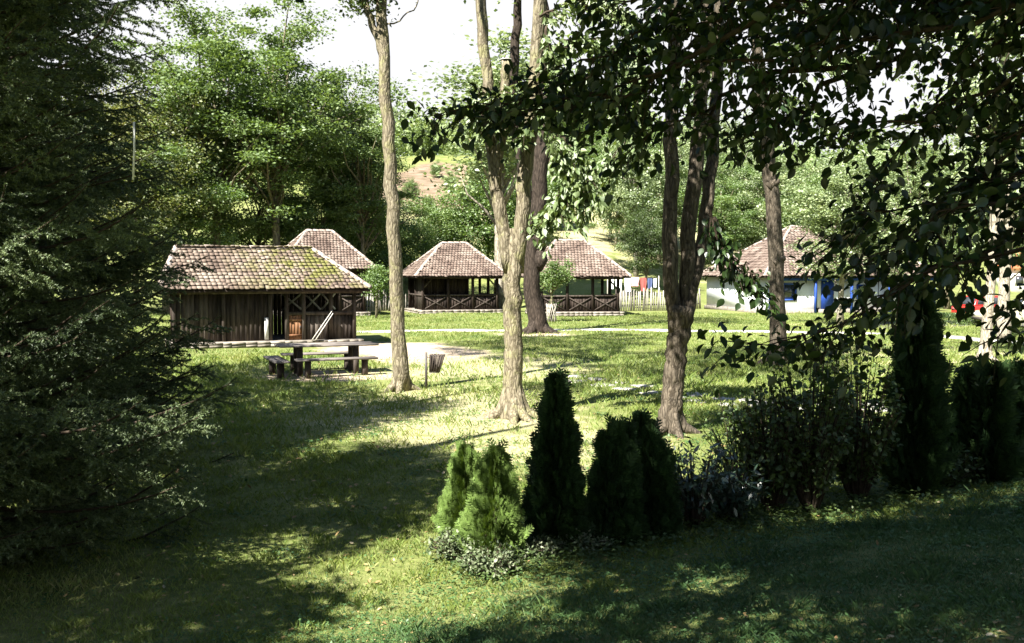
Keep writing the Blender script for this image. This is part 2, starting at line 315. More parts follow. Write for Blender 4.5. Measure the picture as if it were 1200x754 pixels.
def strip(name, pts, w, mat, dz=.006, seg=40):
    """a path draped on the ground"""
    pts = np.array(pts,float); t = np.linspace(0,len(pts)-1,seg); k = np.minimum(t.astype(int),len(pts)-2); f = (t-k)[:,None]
    p0 = pts[np.maximum(k-1,0)]; p1 = pts[k]; p2 = pts[k+1]; p3 = pts[np.minimum(k+2,len(pts)-1)]
    c = .5*((2*p1)+(-p0+p2)*f+(2*p0-5*p1+4*p2-p3)*f**2+(-p0+3*p1-3*p2+p3)*f**3)
    d = np.gradient(c,axis=0); d /= np.linalg.norm(d,axis=1)[:,None]; n = np.stack([-d[:,1],d[:,0]],-1)
    rows = [c+n*(w/2*a)[:,None] for a in (np.ones(seg)*1+rng.normal(0,.05,seg), np.zeros(seg), -np.ones(seg)+rng.normal(0,.05,seg))]
    V = np.concatenate([np.column_stack([r, H(r[:,0],r[:,1])+dz+.02]) for r in rows]+[np.column_stack([r, H(r[:,0],r[:,1])-.1]) for r in (rows[0],rows[2])])
    f = []
    for a,b in ((0,1),(1,2),(3,0),(2,4)):
        for j in range(seg-1): f.append([a*seg+j, a*seg+j+1, b*seg+j+1, b*seg+j][::-1])
    o = link(name, np_mesh(name,V,[np.array(f)]), mat, None, True); o['kind'] = 'structure'; return o
gg = lambda a,b: (lambda g:(g.x,g.y))(G(a,b))
strip('path', [gg(380,389),gg(470,388.5),gg(600,388),gg(760,387.3),gg(900,388.5),gg(1000,390.5),gg(1100,394.5),gg(1200,403),gg(1330,420)], 1.25, M['path'])
strip('road', [(16,47),(24,50),(34,50),(60,46)], 4.5, solid_mat('asphalt', [(.05,.05,.05),(.075,.073,.07),(.11,.105,.1)], (3,3,3), .9, .2), dz=.002)

# ------------------------------------------------------------------ instancing templates numerically
def inst(T, Fc, O, A, Bv, S):
    """template verts T (k,3) in (axis, side, normal); O origins, A axis dirs, Bv approximate normals, S sizes"""
    A = A/(np.linalg.norm(A,axis=1)[:,None]+1e-9); sd = np.cross(Bv,A); sd /= np.linalg.norm(sd,axis=1)[:,None]+1e-9; nn = np.cross(A,sd)
    S = np.broadcast_to(np.asarray(S,float), (len(O),))[:,None,None]
    V = O[:,None,:] + S*(T[None,:,0:1]*A[:,None,:]+T[None,:,1:2]*sd[:,None,:]+T[None,:,2:3]*nn[:,None,:])
    off = (np.arange(len(O))*len(T))[:,None,None]
    return V.reshape(-1,3), [(f[None]+off).reshape(-1,f.shape[1]) for f in Fc]
KITE = (np.array([[0,0,0],[.45,-.32,.06],[1,0,-.04],[.45,.32,.06]]), [np.array([[0,1,2,3]])])
OVATE = (np.array([[0,0,0],[.18,-.24,.05],[.5,-.33,.07],[.8,-.19,.03],[1.05,0,-.05],[.8,.19,.03],[.5,.33,.07],[.18,.24,.05],[.5,0,0]]),
         [np.array([[0,1,8],[1,2,8],[2,3,8],[3,4,8],[4,5,8],[5,6,8],[6,7,8],[7,0,8]])])
OVATE2 = (OVATE[0]*np.array([1,.62,1])+np.array([[0,0,.0],[0,0,.07],[0,0,.16],[0,0,.1],[0,0,-.15],[0,0,.1],[0,0,.16],[0,0,.07],[0,0,0]]), OVATE[1])
LANCE = (np.array([[0,0,0],[.4,-.17,.05],[.75,-.13,.02],[1,0,-.08],[.75,.13,.02],[.4,.17,.05]]), [np.array([[0,1,2,3,4,5]])])
def unit(n): v = rng.normal(size=(n,3)); return v/np.linalg.norm(v,axis=1)[:,None]
def add_leaves(mb, pts, size, T=KITE, droop=-.2, up=.8, var=.3, outward=None):
    n = len(pts)
    a = unit(n); a[:,2] = a[:,2]*.5+droop
    if outward is not None: a += outward
    b = unit(n)*(1-up)*1.6; b[:,2] += up
    V,Fs = inst(T[0],T[1],pts,a,b,size*rng.uniform(1-var,1+var,n)); mb.add(V,*Fs)
def crown_pts(n_clump, c, rad, leaves, cs, flat=.6, hollow=.35, shape=None):
    """clump centres filling an uneven envelope, leaves in each"""
    cen = []
    seed = rng.uniform(0,100)
    while len(cen) < n_clump:
        u = unit(1)[0]; r = rng.uniform(hollow,1)**.6
        k = .72+.55*mnoise.noise(Vector(u*1.7)+Vector((seed,0,0)))+.18*rng.uniform(-1,1)
        p = u*r*np.array(rad)*max(k,.3)
        if shape is not None and not shape(p): continue
        cen.append(p+np.array(c))
    cen = np.array(cen)
    L = np.repeat(cen,leaves,0) + rng.normal(size=(n_clump*leaves,3))*np.array([cs,cs,cs*flat])*np.repeat(rng.uniform(.6,1.3,n_clump),leaves)[:,None]
    return cen, L
def limb(mb, a, b, r0, r1, n=5, sag=.15, sides=5):
    a = np.array(a,float); b = np.array(b,float); t = np.linspace(0,1,n)[:,None]; d = np.linalg.norm(b-a)
    p = a+(b-a)*t; p[:,2] += sag*d*np.sin(t[:,0]*math.pi)*.5; p[1:-1] += rng.normal(0,.035*d,(n-2,3)); mb.tube(p, np.linspace(r0,r1,n), sides)

def _spray():
    V = []; Fq = []
    def kite(o, d, l, w):
        d = np.array(d,float); d /= np.linalg.norm(d); sd = np.array([-d[1],d[0],0]); o = np.array(o,float); k = len(V)
        V.extend([o, o+d*l*.5-sd*w, o+d*l+np.array([0,0,-.03]), o+d*l*.5+sd*w]); Fq.append([k,k+1,k+2,k+3])
    kite((0,0,0),(1,0,0),1.0,.055)
    for x,l in ((.15,.42),(.35,.45),(.55,.38),(.75,.26)):
        for s in (-1,1): kite((x,0,0),(1,s*.9,rng.uniform(-.2,.2)),l,.06)
    return np.array(V), [np.array(Fq)]
SPRAY = _spray()
# ------------------------------------------------------------------ ready-made crowns for the trees behind
def tree_meshes(kind):
    """returns (trunk mesh, crown mesh) of a unit-height-10 tree, base at the origin"""
    w = MB(); c = MB()
    if kind == 'locust':   cen, L = crown_pts(125,(0,0,6.3),(3.1,3.1,4.3),260,.29,.42); size = .105; mat = M['lf_locust']
    elif kind == 'dense':  cen, L = crown_pts(115,(0,0,5.6),(3.3,3.3,4.6),250,.32,.55,.45); size = .13; mat = M['lf_mid']
    elif kind == 'dark':   cen, L = crown_pts(150,(0,0,5.4),(3.0,3.0,4.8),190,.36,.6,.4); size = .13; mat = M['lf_dark']
    elif kind == 'pale':   cen, L = crown_pts(115,(0,0,5.8),(3.2,3.2,4.2),240,.31,.55,.45); size = .13; mat = M['lf_pale']
    elif kind == 'olive':  cen, L = crown_pts(170,(0,0,6.0),(3.2,3.2,4.4),170,.40,.6,.4); size = .11; mat = M['lf_olive']
    elif kind == 'airy':   cen, L = crown_pts(110,(0,0,7.0),(1.8,1.8,3.2),90,.34,.5,.2); size = .13; mat = M['lf_pale']
    elif kind == 'bush':   cen, L = crown_pts(110,(0,0,4.2),(4.4,4.4,5.6),230,.6,.7,.5); size = .2; mat = M['lf_mid']; 
    bend = rng.uniform(-.3,.3,2)
    z = np.linspace(-.3,8.4,8); tr = [(bend[0]*(q/8)**2*2, bend[1]*(q/8)**2*2, q) for q in z]
    w.tube(tr, np.interp(z,[-.3,.3,8.4],[.2,.14,.03]), 8, .05)
    for p in cen[rng.choice(len(cen),34,False)]:
        h = np.clip(p[2]*.62, 1.6, 7.5); limb(w,(bend[0]*(h/8)**2*2,bend[1]*(h/8)**2*2,h),p,.06,.012,4,.1,4)
    keep = L[:,2]>.15; L = L[keep]
    add_leaves(c, L, size, droop=-.25, up=.62)
    bm_ = 'bark2' if kind in('pale','airy') else 'bark'
    t = w.build('trunk', M[bm_], None, True); k = c.build('crown', mat)
    return t, k
PROTO = {}
def bg_tree(px, Y, h, kind, label, wide=1.0, group=None, name='tree', cat='tree', sink=0):
    p = XG(px,Y); p.z -= sink
    if kind not in PROTO: PROTO[kind] = [tree_meshes(kind) for _ in range(2 if kind in('locust','dense','pale','bush') else 1)]; 
    lst = PROTO[kind]; k = random.randrange(len(lst)); t0,c0 = lst[k]
    root = thing(name, p, label, cat, random.uniform(0,6.28), group); s = h/10.0; root.scale = (s*wide,s*wide,s)
    for o in (t0,c0):
        n = o if o.parent is None else o.copy()
        if n is not o: COL.objects.link(n)
        n.parent = root
    return root
BW = 'trees of the wood behind the cabins'
bg_tree(120,60,16,'olive','olive tree rising just right of the spruce tops',group=BW)
bg_tree(195,60,16,'olive','yellowing thin-crowned tree above the left end of the mossy roof',group=BW)
bg_tree(255,62,19.5,'locust','tall feathery locust tree behind the middle of the mossy roof',1.1,group=BW)
bg_tree(325,63,19,'locust','bright green feathery tree highest above the mossy cabin',1.15,group=BW)
bg_tree(385,70,17,'pale','greyish green tree between the bright locust and the thin trunk',group=BW)
bg_tree(425,66,14,'locust','light green tree directly behind the thin leaning trunk',group=BW)
bg_tree(220,60,10,'dense','low bushy tree close behind the left end of the mossy roof',1.2,group=BW)
bg_tree(300,66,10,'dense','low bushy tree behind the ridge of the mossy roof',1.3,group=BW)
bg_tree(160,58,11,'olive','low yellowing tree beside the spruce behind the cabin',1.2,group=BW)
bg_tree(375,66,9,'dense','bushy green tree behind the pointed roof',1.2,group=BW)
BB = 'bushy trees on the foot of the hill'
bg_tree(422,72,8,'bush','round bushy tree right of the pointed cabin roof',group=BB,name='bushy_tree')
bg_tree(470,76,6.8,'bush','bushy tree above the left pavilion roof and below the bare slope',group=BB,name='bushy_tree')
bg_tree(520,80,7,'bush','bushy tree behind the ridge of the left pavilion',group=BB,name='bushy_tree')
bg_tree(572,80,10,'bush','taller bushy tree just left of the forked trunk',group=BB,name='bushy_tree')
bg_tree(612,90,9,'bush','bushy tree partly hidden by the forked trunk',group=BB,name='bushy_tree')
bg_tree(640,100,9,'bush','bushy tree at the left edge of the sloping meadow',group=BB,name='bushy_tree')
bg_tree(586,66,19,'airy','tall airy tree showing against the sky left of the cut stub',1.5)
bg_tree(650,120,17,'dense','green tree on the hill above the meadow',group=BW)
bg_tree(745,80,13,'pale','pale tree with a dark trunk standing by the laundry line',1.0)
bg_tree(757,76,6.5,'dark','dark round bush behind the laundry line',1.2,name='dark_bush',cat='bush')
bg_tree(715,96,12,'dense','tree on the meadow edge above the right pavilion',.9)
bg_tree(790,98,12,'dense','tree seen between the stems of the three-stemmed trunk')
BG = 'pale grove behind the limewashed house'
for px,Y,h,k in ((835,105,12,'pale'),(858,112,15,'pale'),(880,104,12.5,'pale'),(818,120,15,'pale'),(930,100,13,'dense'),(965,95,12,'pale')):
    bg_tree(px,Y,h,k,{835:'pale willow at the left end of the grove above the house',858:'tallest pale tree of the grove behind the house',880:'pale tree right behind the house gable',818:'pale tree of the grove seen right of the three stems',930:'green tree behind the house ridge',965:'pale tree above the middle of the house roof'}[px],.85,group=BG)
for px,Y,h,k,l in ((722,92,10,'dense','green tree rising behind the right end of the right pavilion roof'),(736,100,12,'dense','green tree left of the pale tree by the laundry'),(772,88,10,'dense','rounded tree seen just left of the three stems'),(806,94,12,'pale','pale tree seen between the outer stems'),(845,86,9,'dense','low green tree at the left end of the limewashed house'),(868,92,11,'dense','green tree directly behind the hip of the limewashed house'),(905,90,12,'pale','pale tree behind the brown straight trunk'),(945,86,11,'dense','green tree showing above the ridge of the limewashed house'),(700,135,12,'dense','far green tree at the top of the sloping meadow'),(675,140,12,'dense','far green tree at the top left of the sloping meadow')):
    bg_tree(px,Y,h,k,l,1.15,group='trees at the foot of the hill')
bg_tree(985,47,8.8,'pale','large pale-leaved fruit tree in front of the house roof',1.25,name='fruit_tree')
bg_tree(1055,54,10,'pale','pale-leaved tree just left of the hedge',1.2,name='fruit_tree')
bg_tree(1110,68,11,'dense','green tree beyond the road above the red car',1.1)
bg_tree(1180,60,11,'pale','pale tree beyond the road above the sand-coloured car',1.1)
bg_tree(1240,64,13,'dense','green tree beyond the road at the right edge',1.2)
bg_tree(1025,80,13,'dense','green tree behind the far end of the limewashed house',1.1)

for px_,Y_ in ((466,112),(483,120),(503,112),(528,126),(545,115),(556,128),(512,138)):
    bg_tree(px_,Y_,rng.uniform(1.6,3.0),'bush','small bush dotted on the bare earth slope',group='bushes dotted on the bare slope',name='hill_bush',cat='bush')
# far wood on the hill: nobody could count it
def far_wood():
    mb = MB()
    pts = []
    for _ in range(2600):
        Y = rng.uniform(112,420); x = rng.uniform(-.62,.62)*Y
        px = 600+F*x/Y
        if 430<px<575 and Y<160: continue
        if 655<px<722 and Y<150: continue
        if Y<140 and px>780: continue
        if Y>200 and rng.uniform()<.5: continue
        pts.append((x,Y))
    for x,Y in pts:
        z = float(H(x,Y)); h = rng.uniform(6,11)*(1.0 if Y<200 else 1.15); n = 130 if Y<200 else 90
        u = unit(n); r = rng.uniform(.55,1,n)[:,None]
        rr = h*.34
        p = u*r*np.array([rr,rr,h*.5])*(1+.25*np.sin(u[:,0:1]*5+x)+.2*np.sin(u[:,2:3]*7+Y))+np.array([x,Y,z+h*.5])
        add_leaves(mb,p,.75 if Y<200 else 1.1,up=.5)
    o = mb.build('far_wood', M['farleaf']); tag(o,'distant wooded hillside behind the cabins','wood',kind='stuff')
far_wood()

# ------------------------------------------------------------------ buildings
def tile_slope(mb, poly, w=.2, e=.24, lift=.02):
    """poly: first two points are the eave edge (left to right seen from outside), rest the upper edge; beaver-tail tiles"""
    p = np.array(poly,float); u = p[1]-p[0]; Lu = np.linalg.norm(u); u /= Lu
    n = np.cross(u, p[2]-p[0]); n /= np.linalg.norm(n)
    if n[2]<0: n = -n
    v = np.cross(n,u); v /= np.linalg.norm(v)
    if np.dot(v,p[2]-p[0])<0: v = -v
    q = [(np.dot(a-p[0],u),np.dot(a-p[0],v)) for a in p]; vmax = max(b for a,b in q)
    def span(y):
        xs_ = []
        for i in range(len(q)):
            (x0,y0),(x1,y1) = q[i],q[(i+1)%len(q)]
            if abs(y1-y0)>1e-6 and min(y0,y1)<=y<=max(y0,y1): xs_.append(x0+(x1-x0)*(y-y0)/(y1-y0))
        return (min(xs_),max(xs_)) if len(xs_)>1 else None
    k = 0; y = .02
    O = []; S = []
    while y < vmax-.04:
        s = span(min(y+e*.4,vmax-.01))
        if s:
            x = s[0] + (.0 if k%2 else w/2)
            while x < s[1]+w*.2: O.append((x+rng.normal(0,.009), y+rng.normal(0,.018)-(rng.uniform()<.02)*.07, rng.uniform(0,.02))); x += w
        y += e; k += 1
    hw = w*.493; E = e*1.25
    T = np.array([[-hw,E],[hw,E],[hw,-.05*e],[hw*.55,-.27*e],[-hw*.55,-.27*e],[-hw,-.05*e]])
    for x,y,dz in O:
        top = []; bot = []
        a = rng.normal(0,.03)
        for tx,ty in T:
            tx,ty = tx+ty*a, ty
            zz = lift + dz + (.055 if ty<.5*e else .0)
            b0 = p[0]+u*(x+tx)+v*(y+ty); top.append(b0+n*(zz+.02)); bot.append(b0+n*zz)
        mb.add(np.array(bot+top), [[0,1,2,3,4,5]], [[11,10,9,8,7,6]], [[i,(i+1)%6,6+(i+1)%6,6+i][::-1] for i in range(6)])
def caps(mb, a, b, r=.09, step=.33):
    a = np.array(a,float); b = np.array(b,float); L = np.linalg.norm(b-a); d = (b-a)/L; n = max(1,int(L/step))
    sd = np.cross(d,[0,0,1]); sd /= np.linalg.norm(sd); up = np.cross(sd,d)
    for i in range(n):
        p0 = a+d*(L*i/n)+up*.0; p1 = a+d*(L*(i+1.08)/n); V = []
        for p,rr in ((p0,r*1.12),(p1,r*.92)):
            for k in range(6): th = math.pi*k/5; V.append(p+sd*math.cos(th)*rr+up*(math.sin(th)*rr+.015))
        j = rng.normal(0,.008,3); V = np.array(V)+j
        mb.add(V, [[k,k+1,k+7,k+6][::-1] for k in range(5)]+[[0,6,11,5]], [[0,1,2,3,4,5],[11,10,9,8,7,6]])
def hip_roof(parent, x0,x1,y0,y1, ze, zr, rx0, rx1, mat, ov=.5, w=.2, e=.24):
    X0,X1,Y0,Y1 = x0-ov,x1+ov,y0-ov,y1+ov; ym = (y0+y1)/2
    A,B,C_,D = (X0,Y0,ze),(X1,Y0,ze),(X1,Y1,ze),(X0,Y1,ze); r0,r1 = (rx0,ym,zr),(rx1,ym,zr)
    base = MB(); lo = [np.array(q)-np.array([0,0,.07]) for q in (A,B,C_,D)]
    V = [A,B,C_,D,r0,r1]+[tuple(q) for q in lo]
    base.add(V, [[0,1,5,4],[2,3,4,5],[9,8,7,6],[0,6,7,1],[1,7,8,2],[2,8,9,3],[3,9,6,0]], [[1,2,5],[3,0,4]])
    roof = base.build('roof', M['darkwood'], parent)
    t = MB(); tile_slope(t,[A,B,r1,r0],w,e); tile_slope(t,[B,C_,r1],w,e); tile_slope(t,[C_,D,r0,r1],w,e); tile_slope(t,[D,A,r0],w,e)
    t.build('tiling', mat, roof)
    c = MB(); up = np.array([0,0,.05])
    for a,b in ((A,r0),(D,r0),(B,r1),(C_,r1),(r0,r1)): caps(c, np.array(a)+up, np.array(b)+up)
    c.build('ridge_tiles', M['ridge'], roof); return roof
def planks(mb, x0,x1,z0,z1,y,t=.03,w=.16, axis='x', fx=0):
    L = x1-x0; n = max(1,round(L/w)); ww = L/n
    for i in range(n):
        c = x0+ww*(i+.5); dz = rng.uniform(-.015,.015); yy = y+rng.normal(0,.004)
        if axis=='x': mb.box((c,yy,(z0+z1)/2+dz/2),(ww*.95,t,z1-z0+dz))
        else: mb.box((yy,c,(z0+z1)/2+dz/2),(t,ww*.95,z1-z0+dz))
def xbrace(mb, x0,x1,z0,z1,y,w=.07,t=.04, axis='x'):
    f = (lambda a,b,c:(a,b,c)) if axis=='x' else (lambda a,b,c:(b,a,c))
    upv = (0,1,0) if axis=='x' else (1,0,0)
    mb.bar(f(x0,y,z0),f(x1,y,z1),t if False else w,t,up=upv); mb.bar(f(x0,y-.005 if axis=='x' else y+.005,z1),f(x1,y-.005 if axis=='x' else y+.005,z0),w,t*.9,up=upv)
def plinth(parent, x0,x1,y0,y1,h,name='plinth'):
    mb = MB(); mb.box(((x0+x1)/2,(y0+y1)/2,h/2-.15),(x1-x0-.06,y1-y0-.06,h+.3))
    def run(a,b,fixed,ax):
        c = a
        while c<b:
            L = min(rng.uniform(.25,.55),b-c+.02); z = 0
            for k in range(2):
                hh = h/2-.01; cc=(c+L/2, fixed+rng.normal(0,.012), hh/2+k*h/2) if ax=='x' else (fixed+rng.normal(0,.012), c+L/2, hh/2+k*h/2)
                mb.box(cc,(L*.96,.14,hh*.95) if ax=='x' else (.14,L*.96,hh*.95), rng.normal(0,.01))
            c += L
    run(x0,x1,y0,'x'); run(y0,y1,x1,'y'); run(y0,y1,x0,'y')
    return mb.build(name, M['stone'], parent)

def front_cabin():
    A = Vector((-10.4,33.4,0)); B = Vector((-5.51,35.18,0)); d = (B-A).normalized(); o = A-d*.9; th = math.atan2(d.y,d.x)
    t = thing('wooden_cabin', (o.x,o.y,float(H(o.x,o.y))), 'weathered dark plank cabin with mossy tiled roof and half-open front, behind the picnic table', 'cabin', th)
    t.scale = (.935,1,1)
    W = 3.4; LX = 6.45; ZE = 1.82; ZW = 1.84; z0 = .18
    plinth(t,-.2,LX+.25,-.3,W+.1,.18)
    px_ = [0,1.7,3.35,3.94,4.56,5.57,6.45]
    for x in px_: m = MB(); m.box((x,0,(z0+ZW)/2),(.13,.13,ZW-z0)); m.build('post',M['wood'],t)
    for x in (0,3.2,6.45): m = MB(); m.box((x,W,(z0+ZW)/2),(.13,.13,ZW-z0)); m.build('post',M['darkwood'],t)
    m = MB(); planks(m,.07,1.63,z0,ZW-.02,0.02); planks(m,1.77,3.28,z0,ZW-.02,0.02); m.build('plank_wall',M['wood'],t)
    m = MB(); planks(m,4.63,5.5,z0,1.05,0.02); planks(m,5.64,6.38,z0,1.05,.02); m.build('parapet',M['wood'],t)
    m = MB(); m.bar((3.94,0,1.1),(6.45,0,1.1),.12,.12); m.build('hand_rail',M['wood'],t)
    m = MB(); m.bar((-.3,0,ZW+.02),(6.75,0,ZW+.02),.14,.14); m.bar((-.3,W,ZW+.02),(6.75,W,ZW+.02),.14,.14); m.bar((6.45,0,ZW+.0),(6.45,W,ZW+.0),.13,.13); m.build('wall_beam',M['wood'],t)
    m = MB(); planks(m,4.01,4.49,z0,1.04,-.02,.03,.12); m.bar((4.02,-.045,.35),(4.48,-.045,.35),.02,.07); m.bar((4.02,-.045,.88),(4.48,-.045,.88),.02,.07); dr = m.build('door',M['brownwood'],t)
    h = MB(); h.box((4.42,-.06,.62),(.03,.05,.12)); h.build('handle',M['metal'],dr)
    m = MB(); planks(m,0,6.45,z0,ZW-.02,W-.05); m.build('rear_wall',M['wood'],t)
    m = MB(); planks(m,0,W,z0,ZW-.02,0.02,axis='y'); m.build('end_wall',M['darkwood'],t)
    m = MB(); planks(m,.1,W-.1,z0,1.05,6.45,axis='y'); m.build('end_parapet',M['wood'],t)
    for a,b in ((4.2,5.0),(5.1,5.75),(5.8,6.35)): m = MB(); xbrace(m,a,b,1.1,1.72,W-.12); m.build('cross_brace',M['paleboard'],t)  # pale material makes the rear braces read as sunlit
    m = MB(); planks(m,.1,W-.1,z0,ZW-.02,3.35,axis='y'); m.build('inner_wall',M['darkwood'],t)
    m = MB(); m.box((3.2,-.09,.2+.4),(.14,.03,.75)); m.build('door_board',M['paleboard'],t)
    hip_roof(t,0,LX,0,W,ZE+.1,ZE+1.5,.15,5.15,M['mosstile'],ov=.5,w=.18,e=.21)
    # pale boards leaning against the parapet: things of their own
    for k,(x,off) in enumerate(((4.8,0),(4.92,.09))):
        b = MB(); b.bar((0,0,0),(.75-.1*k,.30,.98-.1*k),.16-.03*k,.025,up=(.6,-.2,-.5))
        ob = b.build('leaning_board', M['paleboard']); ob.parent = None
        c,s = math.cos(th),math.sin(th); lx,ly = x*.935,-.42-off*.6
        ob.location = (o.x+lx*c-ly*s, o.y+lx*s+ly*c, float(H(o.x,o.y))+.2); ob.rotation_euler = (0,0,th)
        tag(ob, ('longer bleached board leaning on the cabin parapet','shorter bleached board leaning just below the longer one')[k],'board',group='boards leaning on the cabin')
front_cabin()

def pavilion(o, th, LX, W, ze, zr, rx0, rx1, label, bays=3, closed=2, plinth_h=.25, name='pavilion'):
    t = thing(name, (o[0],o[1],float(H(o[0],o[1]))), label, 'cabin', th)
    plinth(t,-.25,LX+.25,-.3,W+.2,plinth_h); z0 = plinth_h; n = bays+1
    xs_ = np.linspace(0,LX,n); ys_ = np.linspace(0,W,3)
    for x in xs_: m = MB(); m.box((x,0,(z0+ze)/2),(.15,.15,ze-z0)); m.build('post',M['darkwood'],t)
    for x in (0,LX):
        for y in ys_[1:]: m = MB(); m.box((x,y,(z0+ze)/2),(.15,.15,ze-z0)); m.build('post',M['darkwood'],t)
    for i in range(bays):
        a,b = xs_[i]+.08, xs_[i+1]-.08
        m = MB(); planks(m,a,b,z0,z0+.85,.03); m.build('parapet',M['darkwood'],t)
        m = MB(); xbrace(m,a,b,z0+.06,z0+.82,-.02,.07,.035); m.build('cross_brace',M['wood'],t)
        if i < closed: m = MB(); planks(m,a,b,z0+.9,ze-.05,.6); m.build('screen_wall',M['darkwood'],t)
    m = MB(); m.bar((-.02,0,z0+.9),(LX+.02,0,z0+.9),.12,.1); m.bar((0,0,z0+.905),(0,W,z0+.905),.12,.1); m.bar((LX,0,z0+.905),(LX,W,z0+.905),.12,.1); m.build('hand_rail',M['wood'],t)
    m = MB(); m.bar((-.3,0,ze-.02),(LX+.3,0,ze-.02),.14,.14); m.bar((0,-.3,ze-.022),(0,W,ze-.022),.14,.14); m.bar((LX,-.3,ze-.022),(LX,W,ze-.022),.14,.14); m.build('wall_beam',M['darkwood'],t)
    for (x,s) in ((0,1),(LX,-1)): m = MB(); m.bar((x,-.02,ze-.7),(x+s*.55,-.02,ze-.08),.08,.08); m.build('knee_brace',M['wood'],t)
    m = MB(); planks(m,0,W*.5,z0,ze-.05,0,axis='y'); m.build('end_wall',M['wood'],t)
    m = MB(); planks(m,W*.5,W,z0,z0+.85,LX,axis='y'); planks(m,0.1,W*.5,z0,z0+.85,LX,axis='y'); m.build('end_parapet',M['darkwood'],t)
    m = MB(); planks(m,0,LX*closed/bays,z0,ze-.05,W); planks(m,LX*closed/bays,LX,z0,z0+.85,W); m.build('rear_wall',M['darkwood'],t)
    hip_roof(t,0,LX,0,W,ze+.05,zr,rx0,rx1,M['tile'],ov=.6,w=.19,e=.22); return t
pavilion((-5.45,60.9), R(18), 4.75, 3.9, 2.25, 4.35, 1.7, 3.3, 'open dark timber pavilion with cross-braced parapet, left of the forked trunk')
pavilion((1.7,57.2), R(8), 4.5, 4.0, 2.2, 4.35, 1.2, 2.9, 'open dark timber pavilion behind the small potted-looking tree, left of the picket fence', closed=0)
pavilion((-12.5,55.9), R(24), 4.3, 4.4, 2.65, 4.9, 1.5, 3.0, 'dark timber cabin with pointed pale tiled roof, standing behind the mossy cabin', closed=3)

def blue_house():
    th = math.atan2(2.1,8.3)
    t = thing('limewashed_house', (15.6,60.7,float(H(15.6,60.7))), 'pale blue limewashed house with blue woodwork and brown tiled roof', 'house', th)
    LX, W, ZE, zr = 11.5, 8.5, 2.25, 5.5
    m = MB(); m.box((LX/2-1.0,W/2+.1,ZE/2),(LX-2.0,W,ZE)); m.build('wall',M['bluewall'],t)
    m = MB(); m.box((LX/2,W/2,.1),(LX+.3,W+.3,.36)); m.build('plinth',M['stone'],t)
    for x in (0,3.1,5.6,8.3,LX): m = MB(); m.box((x,0-.25,ZE/2),(.13,.13,ZE)); m.build('porch_post',M['blue'],t)
    m = MB(); m.box((LX/2,-.25,ZE-.1),(LX+.2,.14,.2)); m.build('porch_beam',M['blue'],t)
    for x in (1.5,):
        f = MB(); 
        for a in ((x-.42,1.35,.1,.95),(x+.42,1.35,.1,.95)): f.box((a[0],.07,a[1]),(a[2],.08,a[3]))
        f.box((x,.07,1.85),(.94,.08,.1)); f.box((x,.07,.87),(.94,.08,.1)); w_ = f.build('window',M['blue'],t)
        g = MB(); g.box((x,.08,1.36),(.74,.03,.88)); g.build('pane',M['glass'],w_)
        s = MB(); planks(s,x-.9,x-.5,.88,1.84,.06,.03,.1); s.build('shutter',M['blue'],t)
    f = MB(); f.box((4.1,.06,1.2),(.85,.06,1.9)); d_ = f.build('door',M['blue'],t)
    h = MB(); h.box((4.5,.02,1.15),(.04,.05,.14)); h.build('handle',M['metal'],d_)
    f = MB(); f.box((6.6,.06,1.35),(.9,.06,.9)); w_ = f.build('window',M['blue'],t); g = MB(); g.box((6.6,.02,1.35),(.7,.03,.7)); g.build('pane',M['glass'],w_)
    f = MB(); f.box((-.02+.0,3.5,1.4),(.06,.7,.8)); w_ = f.build('window',M['blue'],t); g = MB(); g.box((-.05,3.5,1.4),(.03,.55,.65)); g.build('pane',M['glass'],w_)
    r = hip_roof(t,0,LX,0,W,ZE+.05,zr,3.9,7.6,M['tile'],ov=.5,w=.24,e=.3)
    c = MB(); c.box((6,W/2+.6,zr+.1),(.5,.5,1.1)); c.build('chimney',M['cream'],r)
blue_house()
def far_house(px,Y):
    p = XG(px,Y); t = thing('cottage', p, 'small cottage with orange tiled roof beyond the parked cars at the right edge', 'house', R(-10))
    m = MB(); m.box((0,2.5,1.5),(8,5,3.0)); m.build('wall',M['cream'],t)
    m = MB(); m.poly([(-4.4,-.4,2.9),(-4.4,5.4,2.9),(-4.4,2.5,5.4)],(8.8,0,0)); m.build('roof',solid_mat('orange_tiles',[(.4,.14,.07),(.55,.2,.1),(.6,.26,.14)],(6,6,6),.8,.2),t)
    for x in (-2.5,0,2.5):
        f = MB(); f.box((x,-.02,1.6),(1.0,.08,1.2)); w_ = f.build('window',M['paleboard'],t); g = MB(); g.box((x,-.07,1.6),(.8,.04,1.0)); g.build('pane',M['glass'],w_)
far_house(1222,112)

# ------------------------------------------------------------------ fences, laundry, hedge
def picket_fence(a, b, label, h=1.5, lean=.06):
    a = Vector(a); b = Vector(b); L = (b-a).length; th = math.atan2(b.y-a.y,b.x-a.x)
    t = thing('picket_fence', (a.x,a.y,float(H(a.x,a.y))), label, 'fence', th)
    m = MB(); x = 0
    while x < L:
        hh = h*rng.uniform(.8,1.12); w = rng.uniform(.05,.1); k = rng.normal(0,lean)
        m.poly([(x,-.02,-.1),(x+w,-.02,-.1),(x+w+k,-.02,hh-.1),(x+w/2+k,-.02,hh),(x+k,-.02,hh-.1)],(0,.03,0)); x += w+rng.uniform(.04,.1)
    m.build('pickets',M['picket'],t)
    for z in (.4,1.1): r = MB(); r.bar((0,.05,z*h/1.5),(L,.05,z*h/1.5),.04,.08); r.build('rail',M['wood'],t)
    for x in np.arange(.1,L,2.2): p = MB(); p.box((x,.12,h*.45),(.1,.1,h*1.0)); p.build('post',M['wood'],t)
picket_fence((6.7,64.0),(10.4,66.0),'ragged grey picket fence of uneven stakes right of the right pavilion')
